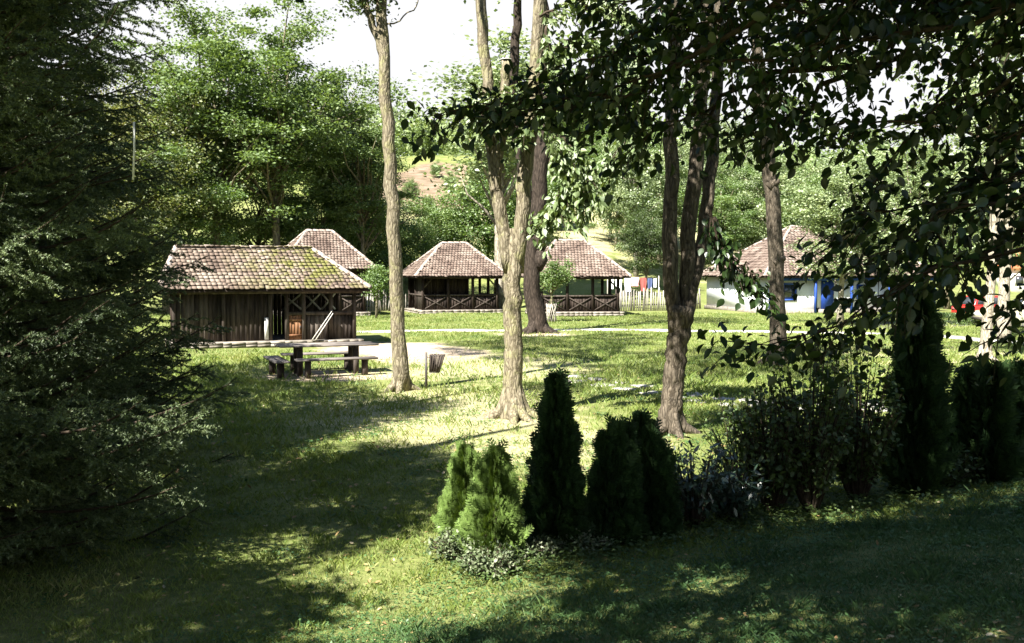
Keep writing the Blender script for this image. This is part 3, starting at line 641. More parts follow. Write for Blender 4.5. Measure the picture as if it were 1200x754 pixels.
picket_fence((-9.9,63.5),(-6.0,65.5),'grey picket fence between the pointed-roof cabin and the left pavilion',1.3)
picket_fence((10.6,66.2),(13.2,69.5),'far grey picket fence running up to the limewashed house',1.4)
def laundry():
    a = P(712,322,67); b = P(772,326,67)
    t = thing('clothes_line', (a.x,67,float(H(a.x,67))), 'clothes line on two poles behind the picket fence', 'clothes line'); 
    for k,p in enumerate((a,b)):
        m = MB(); m.tube([(p.x-a.x,0,0),(p.x-a.x,0,p.z+.1)],.035,6); m.build('pole',M['picket'],t)
    m = MB(); m.tube([(0,0,a.z),((b.x-a.x)/2,0,(a.z+b.z)/2-.08),(b.x-a.x,0,b.z)],.008,4); m.build('line',M['metal'],t)
    for x,w,h,c,l in ((.25,.3,.9,'white','white trousers at the left end of the clothes line'),(.75,.45,.8,'white','white sheet second from the left on the clothes line'),(1.35,.4,1.0,'white','long white shirt in the middle of the clothes line'),(1.85,.5,.6,'pink','pink cloth right of the long white shirt'),(2.4,.4,.9,'red','red shirt hanging on the clothes line'),(2.85,.3,.7,'navy','dark blue cloth right of the red shirt'),(3.2,.2,.6,'white','narrow white cloth at the right end of the line')):
        nx,nz = 7,7; V = []
        for j in range(nz):
            for i in range(nx):
                V.append(((i/(nx-1)-.5)*w*(1+.1*math.sin(j)), .05*math.sin(i*1.6+x*5)*(j/nz+.3), -h*j/(nz-1)))
        f = [[j*nx+i,j*nx+i+1,(j+1)*nx+i+1,(j+1)*nx+i] for j in range(nz-1) for i in range(nx-1)]
        m = MB(); V = np.array(V); V2 = V+np.array([0,.012,0]); m.add(V,f); m.add(V2,[q[::-1] for q in f])
        o = m.build('hanging_cloth',M['cloth_'+c],None,True); o.location = (a.x+x,67,a.z+(b.z-a.z)*x/3.4-.05); tag(o,l,'laundry',group='laundry on the clothes line')
laundry()
def hedge():
    a = G(1085,381); b = G(1152,382.5); L = (b-a).length; th = math.atan2(b.y-a.y,b.x-a.x)
    t = thing('clipped_hedge', a, 'low clipped green hedge left of the pale trunk, in front of the red car', 'hedge', th)
    m = MB(); n = 9000; p = np.column_stack([rng.uniform(-.5,L+.3,n), rng.uniform(0,.7,n), rng.uniform(0,.62,n)])
    k = (p[:,1]<.12)|(p[:,2]>.5)|(rng.uniform(size=n)<.4); add_leaves(m,p[k],.07,up=.4); m.build('foliage',M['lf_mid'],t)
    m = MB(); 
    for x in np.arange(0,L,.3): m.tube([(x,.35,-.05),(x+.05,.35,.5)],.015,4)
    m.build('stem',M['twig'],t)
hedge()

# ------------------------------------------------------------------ cars
def car(loc, rz, paint, label, hatch=False):
    t = thing('parked_car', loc, label, 'car', rz)
    L, Wd = (3.7,1.55) if hatch else (4.2,1.62); h = L/2
    if hatch: body = [(-h,.35),(-h,.8),(-h+.08,.9),(h-1.05,.92),(h-.12,.78),(h,.62),(h,.35)]; cab = [(-h+.05,.9),(-h+.35,1.36),(h-1.75,1.38),(h-1.1,.91)]
    else: body = [(-h,.35),(-h,.82),(-h+.85,.9),(h-1.15,.9),(h-.1,.76),(h,.6),(h,.35)]; cab = [(-h+.75,.89),(-h+1.15,1.34),(h-1.9,1.36),(h-1.2,.9)]
    def loft(prof, w0, w1, name, mat, parent):
        m = MB(); k = len(prof); zs = [q[1] for q in prof]; z0,z1 = min(zs),max(zs)
        Vs = []
        for sgn in (-1,1):
            for x,z in prof: Vs.append((x, sgn*(w0+(w1-w0)*(z-z0)/(z1-z0))/2, z))
        m.add(Vs,[list(range(k))],[list(range(k,2*k))[::-1]],[[i,k+i,k+(i+1)%k,(i+1)%k] for i in range(k)]); return m.build(name,mat,parent)
    b = loft(body,Wd,Wd*.96,'body',paint,t); bv = b.modifiers.new('bevel','BEVEL'); bv.width=.05; bv.segments=3
    c = loft(cab,Wd*.93,Wd*.78,'cabin',paint,t); bv = c.modifiers.new('bevel','BEVEL'); bv.width=.04; bv.segments=2
    for sgn in (-1,1):
        (x0,zb),(x1,zt),(x2,_),(x3,_) = cab; y0,y1 = Wd*.93/2*sgn, Wd*.78/2*sgn
        xm = (x1+x2)/2
        for a,bb,cc,dd in (((x0+.18,.0),(x1+.08,1),(xm-.03,1),(xm-.03,0)),((xm+.03,0),(xm+.03,1),(x2-.06,1),(x3-.16,0))):
            V = []
            for x,k in (a,bb,cc,dd): zz = zb+.07+(zt-zb-.13)*k; f_ = (zz-zb)/(zt-zb); V.append((x, y0+(y1-y0)*f_+sgn*.006, zz))
            m = MB(); m.poly(V,(0,sgn*.006,0)); m.build('side_window',M['glass'],t)
        for x in (-h+.75,h-.75):
            m = MB(); ang = np.linspace(0,2*math.pi,19)[:-1]; m.tube([(x,sgn*(Wd/2-.17),.29),(x,sgn*(Wd/2+.01),.29)],.29,18); w_ = m.build('wheel',M['rubber'],t)
            m = MB(); m.tube([(x,sgn*(Wd/2-.02),.29),(x,sgn*(Wd/2+.02),.29)],.17,14); m.build('rim',M['chrome'],w_)
        m = MB(); m.box((h-.01,sgn*(Wd/2-.25),.62),(.05,.26,.13)); m.build('headlight',M['lamp'],t)
        m = MB(); m.box((-h+.01,sgn*(Wd/2-.2),.72),(.05,.22,.13)); m.build('tail_light',M['cloth_red'],t)
    for xa,xb,nm in ((cab[3],cab[2],'windscreen'),(cab[0],cab[1],'rear_window')):
        V = []
        for (k,s) in ((.1,-1),(.1,1),(.9,1),(.9,-1)):
            x = xa[0]+(xb[0]-xa[0])*k; z = xa[1]+(xb[1]-xa[1])*k; w = (Wd*.93+(Wd*.78-Wd*.93)*k)*.44; V.append((x,s*w,z))
        o_ = .006 if nm=='windscreen' else -.006; m = MB(); m.poly([(a+o_,b_,c_+.004) for a,b_,c_ in V],(o_,0,.004)); m.build(nm,M['glass'],t)
    for s in (-1,1): m = MB(); m.box((s*(h+.02),0,.42),(.1,Wd*.95,.14)); m.build('bumper',M['metal'],t)
    return t
def atY(px,Y): return XG(px,Y)
car(atY(1162,50), R(20), M['redpaint'], 'red hatchback parked beyond the hedge', True)
car(atY(1203,46), R(176), M['olivepaint'], 'sand-coloured saloon car parked on the road at the right edge')

# ------------------------------------------------------------------ picnic table, benches, bin
def picnic():
    c = Vector((-4.72,25.2)); th = R(20)
    def loc(x,y): return (c.x+x*math.cos(th)-y*math.sin(th), c.y+x*math.sin(th)+y*math.cos(th))
    t = thing('picnic_table', (*c,float(H(*c))), 'long grey wooden picnic table on four square legs in front of the mossy cabin', 'table', th)
    m = MB(); 
    for k in range(5): m.box((rng.normal(0,.015),-.42+.21*k,.73+rng.normal(0,.004)),(2.45,.2,.045),rng.normal(0,.004))
    m.build('tabletop',M['greywood'],t)
    for x in (-.7,.7):
        for y in (-.33,.33): m = MB(); m.box((x,y,.33),(.13,.13,.74)); m.build('leg',M['wood'],t)
    for x in (-.7,.7): m = MB(); m.bar((x,-.42,.67),(x,.42,.67),.1,.07); m.build('cross_bar',M['wood'],t)
    def bench(x,y,r,L,label):
        X,Y = loc(x,y); b = thing('bench', (X,Y,float(H(X,Y))), label,'bench', th+r, 'plank benches round the picnic table')
        m = MB(); 
        for k in (-1,1): m.box((0,k*.095,.43),(L,.18,.045),rng.normal(0,.006))
        m.build('seat',M['greywood'],b)
        for x_ in (-L/2+.3,L/2-.3): m = MB(); m.box((x_,0,.2),(.13,.16,.42)); m.build('leg',M['wood'],b)
    bench(.1,-.95,R(2),2.0,'plank bench on the near side of the picnic table')
    bench(0,.95,R(-2),2.0,'plank bench on the far side of the picnic table')
    bench(-1.25,-.1,R(-88),1.9,'plank bench across the left end of the picnic table')
picnic()
def bin_():
    g = G(499.5,456); t = thing('litter_bin', g, 'tilted slatted litter basket on a dark post right of the thin trunk', 'litter bin', R(10))
    m = MB(); m.box((0,0,.38),(.055,.055,.86)); m.build('post',M['metal'],t)
    m = MB(); tl = R(-12)
    for k in range(14):
        a = k*2*math.pi/14; r0,r1 = .11,.17
        m.bar((.22+r0*math.cos(a)-.04,r0*math.sin(a),.36),(.22+r1*math.cos(a)+.03,r1*math.sin(a),.76),.03,.012,up=(math.cos(a),math.sin(a),0))
    b = m.build('basket',M['wood'],t)
    m = MB()
    for r,z,dx in ((.115,.37,-.04),(.172,.74,.03)): m.tube([(.22+dx+r*math.cos(a),r*math.sin(a),z) for a in np.linspace(0,2*math.pi,17)],.008,5,cap=False)
    m.tube([(0,0,.7),(.1,0,.7)],.01,5); m.build('hoop',M['metal'],b)
bin_()

# ------------------------------------------------------------------ flagstones
def flagstones():
    line = [G(655,441),G(700,448),G(760,457),G(820,468),G(880,474),G(960,477),G(1040,479),G(1120,482)]
    k = 0; words_ = None
    proto = None
    for i in range(len(line)-1):
        a,b = line[i],line[i+1]; n = max(2,int((b-a).length/.62))
        for j in range(n):
            for row in (-1,1):
                p = a.lerp(b,(j+.5)/n); d = (b-a).normalized(); q = p + Vector((-d.y,d.x,0))*row*.3*rng.uniform(.8,1.2)+d*rng.uniform(-.1,.1)
                m = MB(); s = rng.integers(5,8); an = np.sort(rng.uniform(0,2*math.pi,s)+0)
                an = np.linspace(0,2*math.pi,s,endpoint=False)+rng.uniform(-.25,.25,s); r = rng.uniform(.21,.31,s)
                m.poly([(r[z]*math.cos(an[z])*1.15,r[z]*math.sin(an[z]),-.03) for z in range(s)],(0,0,.055))
                o = m.build('paving_stone',M['flag']); o.location = (q.x,q.y,float(H(q.x,q.y))); o.rotation_euler=(rng.normal(0,.02),rng.normal(0,.02),rng.uniform(0,3))
                tag(o,'one of the irregular pale flagstones laid across the middle lawn','paving stone','flagstones crossing the lawn'); k += 1
flagstones()

# ------------------------------------------------------------------ the big trunks
def near_trunk_shadow(X,Y):
    if -4.8<X<-1.7 and (8.8<Y<10.1 or 10.9<Y<12.2): return True      # gap where the sun reaches the spruce tips
    for (ax,ay,bx,by) in ((0,17.4,2.3,20.5),(-2.4,21.7,1.1,26.4)):
        dx,dy = bx-ax,by-ay; t_ = max(0,min(1,((X-ax)*dx+(Y-ay)*dy)/(dx*dx+dy*dy))); 
        if math.hypot(X-ax-dx*t_,Y-ay-dy*t_)<.6: return True
    return False
def shade_clumps(polys, hmin, hmax, spacing=.55, blot=None):
    """leaf clump centres of a crown whose shadow falls on the given outline (picture outline of the ground area)"""
    out = []
    for poly in polys:
        g = [G(*p) for p in poly]; xs_ = [p.x for p in g]; ys_ = [p.y for p in g]
        def inside(x,y):
            c = False
            for i in range(len(g)):
                a,b = g[i],g[i-1]
                if (a.y>y)!=(b.y>y) and x < (b.x-a.x)*(y-a.y)/(b.y-a.y)+a.x: c = not c
            return c
        x = min(xs_)
        while x < max(xs_):
            y = min(ys_)
            while y < max(ys_):
                X = x+rng.uniform(-.5,.5)*spacing; Y = y+rng.uniform(-.5,.5)*spacing
                if inside(X,Y) and not near_trunk_shadow(X,Y) and (blot is None or mnoise.noise(Vector((X*.9,Y*.9,3)))>blot):
                    gz = float(H(X,Y)); h = hmin
                    while h < 30:
                        p = Vector((X+TX*h,Y+TY*h,gz+h)); q_ = proj(p); mg_ = 40+.75*F/max(Y+TY*h,.6)
                        if q_[0] < -mg_ or q_[0] > 1200+mg_ or q_[1] < -mg_: break
                        h += .4
                    h += rng.uniform(0,1)*(hmax-hmin); out.append((X+TX*h,Y+TY*h,gz+h))
                y += spacing
            x += spacing
    return np.array(out)
def crown_from(cl, leaves, cs, size, mat, parent, origin, limbs_mb=None, trunk_top=None, nl=14, T=KITE):
    o = np.array(origin); L = np.repeat(cl,leaves,0)+rng.normal(size=(len(cl)*leaves,3))*cs*np.array([1,1,.7])
    m = MB(); add_leaves(m, L-o, size, T=T, droop=-.25, up=.6)
    if limbs_mb is not None:
        idx = rng.choice(len(cl),min(nl,len(cl)),False)
        for i in idx: limb(limbs_mb, np.array(trunk_top)-o, cl[i]-o, .09,.02,6,.1,5)
    return m.build('crown', mat, parent)
def trunk_line(pts, Y, base):
    return [np.array(P(px,py,Y if not isinstance(Y,tuple) else Y[0]+(Y[1]-Y[0])*i/(len(pts)-1)))-np.array(base) for i,(px,py) in enumerate(pts)]
def resample(p, n):
    p = np.array(p); d = np.r_[0,np.cumsum(np.linalg.norm(np.diff(p,axis=0),axis=1))]; t = np.linspace(0,d[-1],n)
    return np.column_stack([np.interp(t,d,p[:,i]) for i in range(3)])
def stem(mb, pts, r, n=12, m=26, bump=.045, wob=.016, flare=0):
    p = resample(pts,m); p[1:-1] += rng.normal(0,wob,(m-2,3)); rr = .765*np.interp(np.linspace(0,1,m),np.linspace(0,1,len(r)),r)
    mb.tube(p, rr, n, bump, seed=rng.uniform(0,6))
def roots(mb, r, n=6, L=.8, zz=0):
    for k in range(n):
        a = k*2*math.pi/n+rng.uniform(-.4,.4); l = L*rng.uniform(.5,1.1); c_,s_ = math.cos(a),math.sin(a)
        mb.tube([(c_*r*.35,s_*r*.35,r*2.6),(c_*r*.62,s_*r*.62,r*1.2),(c_*r*.95,s_*r*.95,r*.45),(c_*(r*1.3+l*.3),s_*(r*1.3+l*.3),.0),(c_*(r*1.3+l),s_*(r*1.3+l),-.12)],[r*.3,r*.42,r*.45,r*.3,r*.12],8,.05)

# T1 thin leaning trunk
b = G(470,458); t = thing('forked_leaning_tree', b, 'tall thin tree with bare leaning sunlit trunk between the picnic table and the litter basket','tree')
m = MB(); Y=b.y
stem(m, trunk_line([(470,462),(469,440),(464,330),(459,230),(454,140),(449,60),(447,-40),(446,-160)],Y,b),[.25,.20,.19,.18,.17,.155,.12,.07])
stem(m, trunk_line([(453,70),(441,40),(430,10),(415,-40),(400,-110)],Y,b),[.12,.10,.09,.07,.05],8)
stem(m, trunk_line([(449,30),(470,25),(478,15),(490,5),(492,-20)],Y,b),[.03,.022,.02,.018,.015],6,12)
roots(m,.2,5,.4)
m.build('trunk',M['bark'],t,True)
T1S = [[(515,404),(560,398),(640,393),(760,392),(780,402),(700,418),(620,425),(540,420)]]
cl = shade_clumps(T1S,9,13,.9); c2 = np.array([P(rng.uniform(412,440),rng.uniform(-60,10),Y) for _ in range(8)])
crown_from(np.concatenate([np.repeat(cl,2,0),c2]),170,.28,.10,M['lf_dark'],t,b)
top = np.array(P(446,-150,Y)); lm = MB()
for i in rng.choice(len(cl),16,False): limb(lm, top-np.array(b)-np.array([0,0,rng.uniform(0,1.5)]), cl[i]-np.array(b), .06,.015,6,.1,5)
lm.build('limbs',M['bark'],t,True)

# T2 forked trunk with cut stub
b = G(601,490); t = thing('forked_tree', b, 'tall sunlit forked tree in the middle with one stem cut to a stub','tree'); Y=b.y
m = MB()
stem(m, trunk_line([(601,496),(601,470),(602,400),(602,330),(601,300),(601,268)],Y,b),[.29,.225,.215,.21,.21,.09],14,bump=.04)
stem(m, trunk_line([(597,320),(590,275),(581,220),(574,150),(571,90),(564,20),(558,-60),(552,-200)],Y,b),[.13,.155,.135,.125,.125,.12,.11,.06],12)
stem(m, trunk_line([(606,320),(610,270),(615,210),(621,150),(627,90),(632,10),(636,-80),(640,-200)],Y,b),[.15,.17,.17,.16,.15,.13,.11,.06],12)
stem(m, trunk_line([(581,225),(586,180),(590,130),(593,100),(593,71)],Y-.05,b),[.10,.115,.11,.11,.108],10)
roots(m,.24,7,.7)
m.build('trunk',M['bark'],t,True)
m = MB(); p = np.array(P(593,70.5,Y-.05))-np.array(b); m.tube([p,p+np.array([0,0,.015])],.1,12); m.build('cut_face',M['paleboard'],t)
# sunlit hanging sprays
def spray(mb_l, mb_w, pts, Y, b, leaf, n_tw=16, tw=.7, per=16, T=OVATE, hang=-.5, r0=.025, spread=.5, lspread=.05):
    """a bough through picture points at depth Y, twigs off it, leaves hanging from the twigs"""
    q = []
    for i,p in enumerate(pts): q.append(np.array(P(p[0],p[1],p[2] if len(p)>2 else Y))-np.array(b))
    q = resample(q, 14); q[1:-1] += rng.normal(0,.03,(12,3)); mb_w.tube(q, np.linspace(r0,r0*.2,14), 6)
    seg = resample(q, n_tw+1)[1:] if n_tw else []
    dirs = np.gradient(np.array(seg),axis=0); dirs /= np.linalg.norm(dirs,axis=1)[:,None]
    for k,(p,d) in enumerate(zip(seg,dirs)):
        for s in range(2):
            side = unit(1)[0]*spread; side[2] = side[2]*.5+hang*.5
            v = d*.6+side; v /= np.linalg.norm(v); L = tw*rng.uniform(.4,1.1)
            e = p+v*L; e[2] -= .12*L; mid = (p+e)/2+np.array([0,0,.05*L])
            mb_w.tube([p,mid,e],[r0*.3,r0*.18,r0*.1],4,cap=False)
            tt = rng.uniform(.12,1.05,per)[:,None]; base = p+(e-p)*tt+rng.normal(0,lspread*1.3,(per,3))
            a = v[None]*.5+unit(per)*.7; a[:,2] += hang
            nb = unit(per)*.75; nb[:,2] += .7
            h_ = per//3; sz = leaf*rng.uniform(.5,1.25,per)
            V,Fs = inst(T[0],T[1],base[h_:],a[h_:],nb[h_:],sz[h_:]); mb_l.add(V,*Fs)
            if h_: V,Fs = inst(OVATE2[0],OVATE2[1],base[:h_],a[:h_],nb[:h_],sz[:h_]); mb_l.add(V,*Fs)
ml = MB(); mw = MB()
for pts in ([(636,60),(660,50),(690,45),(720,60)],[(632,20),(670,0),(720,10),(760,40)],[(632,100),(665,85),(700,95),(725,120)],[(625,120),(600,110),(575,120),(560,135)],[(640,30),(650,80),(640,130),(610,150)],
            [(640,-30),(700,-20),(740,30),(745,80)],[(640,140),(668,170),(680,205),(655,245)],[(640,150),(672,180),(690,210),(682,245)],[(650,170),(668,200),(655,232),(634,262)],[(720,60),(740,100),(748,150),(738,185)],[(745,60),(750,120),(735,160),(718,190)]):
    spray(ml,mw,pts,Y-.5,b,.13,20,.5,14,T=OVATE)
T2S = [[(590,452),(640,447),(720,455),(760,470),(690,480),(600,468)],[(640,430),(760,425),(800,440),(700,446)]]
cl2 = shade_clumps(T2S,8,11,.85)
L = np.repeat(cl2,105,0)+rng.normal(size=(len(cl2)*105,3))*.3; add_leaves(ml,L-np.array(b),.15,up=.6)
for i in rng.choice(len(cl2),12,False): limb(mw, np.array(P(555,-190,Y))-np.array(b), cl2[i]-np.array(b), .05,.015,6,.1,5)
ml.build('crown',M['lf_lit'],t); mw.build('limbs',M['twig'],t,True)

# T3 old dark trunk behind
b = G(630,391); t = thing('old_rough_tree', b, 'massive old dark rough-barked trunk with spreading roots behind the forked tree','tree'); Y=b.y
m = MB()
stem(m, trunk_line([(632,400),(630,380),(624,340),(623,290),(630,240),(636,180),(640,120),(636,40),(630,-60)],Y,b),[.56,.45,.40,.42,.45,.47,.42,.33,.25],18,34,.09,.04)
stem(m, trunk_line([(622,250),(612,200),(605,150),(603,80),(608,-30)],Y,b),[.2,.3,.28,.24,.18],12,20,.07,.03)
roots(m,.40,7,1.1)
for (px_,py_,rr) in ((633,305,.34),(634,285,.3),(619,262,.3)): q0 = np.array(P(px_,py_,Y-.1))-np.array(b); m.tube([q0-np.array([0,.0,.45]),q0-np.array([0,.1,.2]),q0-np.array([0,.14,0]),q0-np.array([0,.08,-.25]),q0+np.array([0,0,.5])],[rr*.3,rr*.8,rr,rr*.8,rr*.3],11,.14)
m.build('trunk',M['darkbark'],t,True)
m = MB(); c = np.array([P(rng.uniform(560,700),rng.uniform(-140,-10),Y+rng.uniform(-3,3)) for _ in range(60)]); 
L = np.repeat(c,60,0)+rng.normal(size=(len(c)*60,3))*.5; add_leaves(m,L-np.array(b),.22,up=.6); m.build('crown',M['lf_mid'],t)

# T4 three-stemmed tree
b = G(785,508); t = thing('three_stemmed_tree', b, 'tree with dappled trunk splitting into three dark stems, right of the middle','tree'); Y=b.y
m = MB()
stem(m, trunk_line([(784,515),(786,480),(791,430),(796,390),(799,360)],Y,b),[.29,.225,.215,.22,.25],14)
stem(m, trunk_line([(792,390),(787,340),(786,260),(787,160),(790,60),(792,-60),(794,-180)],Y,b),[.15,.16,.145,.14,.135,.12,.07],12)
stem(m, trunk_line([(799,390),(803,330),(809,250),(818,160),(826,60),(832,-60),(838,-180)],Y+.1,b),[.15,.16,.155,.14,.13,.11,.06],12)
stem(m, trunk_line([(803,380),(814,330),(826,260),(835,180),(841,90),(845,-20),(850,-150)],(Y,Y+.9),b),[.13,.14,.13,.125,.11,.1,.06],12)
roots(m,.22,5,.5)
m.build('trunk',M['brownbark'],t,True)
ml = MB(); mw = MB()
for pts in ([(835,240),(838,275),(858,305),(885,325)],[(836,255),(845,290),(868,320),(892,345)],[(790,-20),(760,20),(720,60),(690,90)],[(832,20),(870,60),(900,100),(930,130)]): spray(ml,mw,pts,Y-2,b,.13,10,.35,9)
T4S = [[(740,415),(860,404),(1000,408),(1010,438),(900,447),(770,442)],[(800,478),(860,484),(1010,488),(1010,515),(850,505)]]
cl4 = shade_clumps(T4S,8,12,.8); L = np.repeat(cl4,115,0)+rng.normal(size=(len(cl4)*115,3))*.28; add_leaves(ml,L-np.array(b),.15,up=.6)
for i in rng.choice(len(cl4),14,False): limb(mw, np.array(P(835,-170,Y))-np.array(b), cl4[i]-np.array(b), .05,.015,6,.1,5)
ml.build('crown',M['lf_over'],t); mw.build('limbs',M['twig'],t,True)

# T5
b = XG(912,27.5); t = thing('straight_shaded_tree', b, 'brown straight trunk in front of the limewashed house corner','tree'); Y=b.y
m = MB()
stem(m, trunk_line([(913,430),(912,380),(909,300),(904,220),(897,150),(889,80),(884,0),(880,-90)],Y,b),[.32,.27,.27,.25,.22,.19,.16,.1],14)
for q0,q1 in (((913,305),(917,312)),((906,215),(911,222))): pp = np.array(P(*q0,Y-.1))-np.array(b); m.tube([pp-np.array([.15,0,.1]),pp,pp+np.array([.14,-.1,.06])],[.16,.14,.06],8,.1)
roots(m,.28,5,.5); m.build('trunk',M['brownbark'],t,True)
ml = MB(); mw = MB()
for pts in ([(886,60),(920,50),(960,70),(1000,60)],[(886,80),(860,60),(840,70),(815,90)],[(884,20),(930,0),(980,10),(1030,20)],[(884,0),(840,-20),(800,10)],[(890,100),(940,120),(980,150),(1020,150)]): spray(ml,mw,pts,Y,b,.2,14,1.0,14)
ml.build('crown',M['lf_lit'],t); mw.build('limbs',M['twig'],t,True)
# T6 pale trunk at right
b = G(1154,424); t = thing('pale_trunk_tree', b, 'pale sunlit trunk standing on the lawn at the right, in front of the hedge end','tree'); Y=b.y
m = MB(); stem(m, trunk_line([(1153,430),(1156,400),(1161,340),(1165,280),(1168,220),(1172,150),(1176,60),(1180,-60)],Y,b),[.24,.18,.17,.17,.16,.14,.11,.06],12); 
stem(m, trunk_line([(1165,290),(1178,240),(1190,190),(1205,120)],Y,b),[.08,.08,.07,.05],8); roots(m,.2,5,.5); m.build('trunk',M['bark2'],t,True)
ml = MB(); mw = MB()
cen,L = crown_pts(90,np.array(P(1165,90,Y))-np.array(b),(2.7,2.7,3.6),60,.28,.6,.3); add_leaves(ml,L,.16,up=.6)
for p in cen[::3]: limb(mw, np.array(P(1170,170,Y))-np.array(b), p, .05,.012,5,.1,4)
ml.build('crown',M['lf_pale'],t); mw.build('limbs',M['twig'],t,True)
b = XG(1177,38); t = thing('pale_trunk_tree', b, 'grey trunk behind and right of the pale sunlit trunk, by the hedge end','tree'); Y=b.y
m = MB(); stem(m, trunk_line([(1176,398),(1176,360),(1178,320),(1182,270),(1190,200)],Y,b),[.34,.28,.25,.2,.12],10); m.build('trunk',M['bark2'],t,True)
ml = MB(); cen,L = crown_pts(90,np.array(P(1190,190,Y))-np.array(b),(3.4,3.0,3.2),60,.32,.6,.3); add_leaves(ml,L,.18,up=.6); ml.build('crown',M['lf_pale'],t)

# small trees before the pavilions
def small_tree(px,py,h,w,label,mat):
    b = G(px,py); t = thing('young_tree', b, label,'tree',group='small round trees in front of the pavilions')
    m = MB(); m.tube([(0,0,-.1),(.03,0,h*.25),(-.02,.02,h*.5),(.05,0,h*.8)],[.09,.07,.06,.03],7,.05)
    cen,L = crown_pts(34,(0,0,h*.64),(w,w,h*.38),110,.22,.7,.2); add_leaves(c_:=MB(),L,.11,up=.55)
    for p in cen[::3]: limb(m,(0,0,h*.4),p,.03,.01,4,.1,4)
    m.build('trunk',M['bark'],t,True); c_.build('crown',mat,t); return t,b
t,b = small_tree(646,378,3.6,1.25,'small round-crowned tree with a wicker trunk guard in front of the right pavilion',M['lf_locust'])
m = MB()
for k in range(12): a = k*math.pi/6; m.tube([(.3*math.cos(a),.3*math.sin(a),0),(.22*math.cos(a+.5),.22*math.sin(a+.5),.45),(.26*math.cos(a+1),.26*math.sin(a+1),.95)],.018,4); m.tube([(.3*math.cos(a),.3*math.sin(a),0),(.22*math.cos(a-.5),.22*math.sin(a-.5),.45),(.26*math.cos(a-1),.26*math.sin(a-1),.95)],.018,4)
m.build('wicker_guard',M['picket'],t)
small_tree(441,373,3.2,.9,'small bushy tree behind the thin leaning trunk, between two cabins',M['lf_mid'])

# ------------------------------------------------------------------ foreground conifers and shrubs
def cone_shrub(px, py, h, w, mat, label, name, cat='shrub', n=16000, leaf=.045, tips=1, taper=1.0, tilt=.0, sq=.75):
    b = G(px,py); t = thing(name, b, label, cat)
    m = MB(); wd = MB(); tipsx = [(0,0,1.0)] if tips==1 else [(rng.uniform(-.55,.55)*w,rng.uniform(-.4,.4)*w,rng.uniform(.72,1.0)) for _ in range(tips)]
    for tx,ty,hs in tipsx:
        hh = h*hs; ww = w*(1.0 if tips==1 else .55); k = n//tips
        k = int(k*.30); z = rng.uniform(0,1,k)**(1.15); prof = np.clip((1-z)**taper,0.02,1)*np.clip(.55+z*4,0,1)
        a = rng.uniform(0,2*math.pi,k); sd_ = rng.uniform(0,50)
        lump = np.array([.82+.62*mnoise.noise(Vector((math.cos(q)*1.6+sd_,math.sin(q)*1.6,zz*hh*4.5)))+.3*mnoise.noise(Vector((math.cos(q)*4+sd_,math.sin(q)*4,zz*hh*12))) for q,zz in zip(a,z)])
        r = ww*prof*np.clip(lump,.3,1.5)*rng.uniform(.25,1.0,k)**.5*np.where(rng.uniform(size=k)<.05,1.25,1)
        p = np.column_stack([tx*(1-z*.3)+r*np.cos(a), ty*(1-z*.3)+r*np.sin(a), z*hh+.01])
        up_k = .9+1.2*z
        A = unit(k)*.45+np.column_stack([np.cos(a),np.sin(a),up_k]); nb = unit(k)*.6+np.column_stack([-np.sin(a),np.cos(a),np.zeros(k)+.2])
        V,Fs = inst(SPRAY[0],SPRAY[1],p,A,nb,leaf*2.7*rng.uniform(.6,1.5,k)*np.where(rng.uniform(size=k)<.06,1.7,1)); m.add(V,*Fs)
        wd.tube([(tx,ty,-.05),(tx*.85,ty*.85,hh*.5),(tx*.7,ty*.7,hh*.97)],[.03,.02,.005],6)
        for _ in range(26):
            zz = rng.uniform(.05,.9); aa = rng.uniform(0,6.28); rr = ww*(1-zz)**taper*.8; wd.tube([(tx,ty,zz*hh),(tx+rr*math.cos(aa),ty+rr*math.sin(aa),zz*hh+rr*.8)],[.008,.003],4,cap=False)
    m.build('foliage',mat,t); wd.build('stem',M['twig'],t); return t
cone_shrub(546,640,.88,.26,M['lf_bright'],'bright green dwarf conifer, left of the sunlit pair','dwarf_conifer',n=20000,leaf=.025,taper=.6)
cone_shrub(581,655,.95,.29,M['lf_bright'],'bright green dwarf conifer, right of the sunlit pair','dwarf_conifer',n=22000,leaf=.025,taper=.6)
cone_shrub(651,640,1.55,.31,M['lf_thuja'],'tall dark pointed conifer just right of the bright pair','pointed_conifer',n=42000,leaf=.03,taper=.74)
cone_shrub(718,636,1.12,.30,M['lf_thuja'],'dark ragged yew bush with several tips, left one of two touching','yew_bush',n=34000,leaf=.032,tips=6,taper=.42)
cone_shrub(757,630,1.16,.30,M['lf_thuja'],'dark ragged yew bush in front of the three-stemmed trunk','yew_bush',n=34000,leaf=.032,tips=6,taper=.42)
cone_shrub(1072,580,2.32,.36,M['lf_thuja'],'tall dark columnar conifer at the right','columnar_conifer',n=60000,leaf=.036,taper=.4)
cone_shrub(1150,565,1.45,.42,M['lf_thuja'],'dark bushy conifer right of the columnar one','bushy_conifer',n=20000,leaf=.06,tips=4,taper=.5)
cone_shrub(1196,556,1.3,.45,M['lf_thuja'],'dark bushy conifer cut by the right edge','bushy_conifer',n=18000,leaf=.06,tips=4,taper=.5)
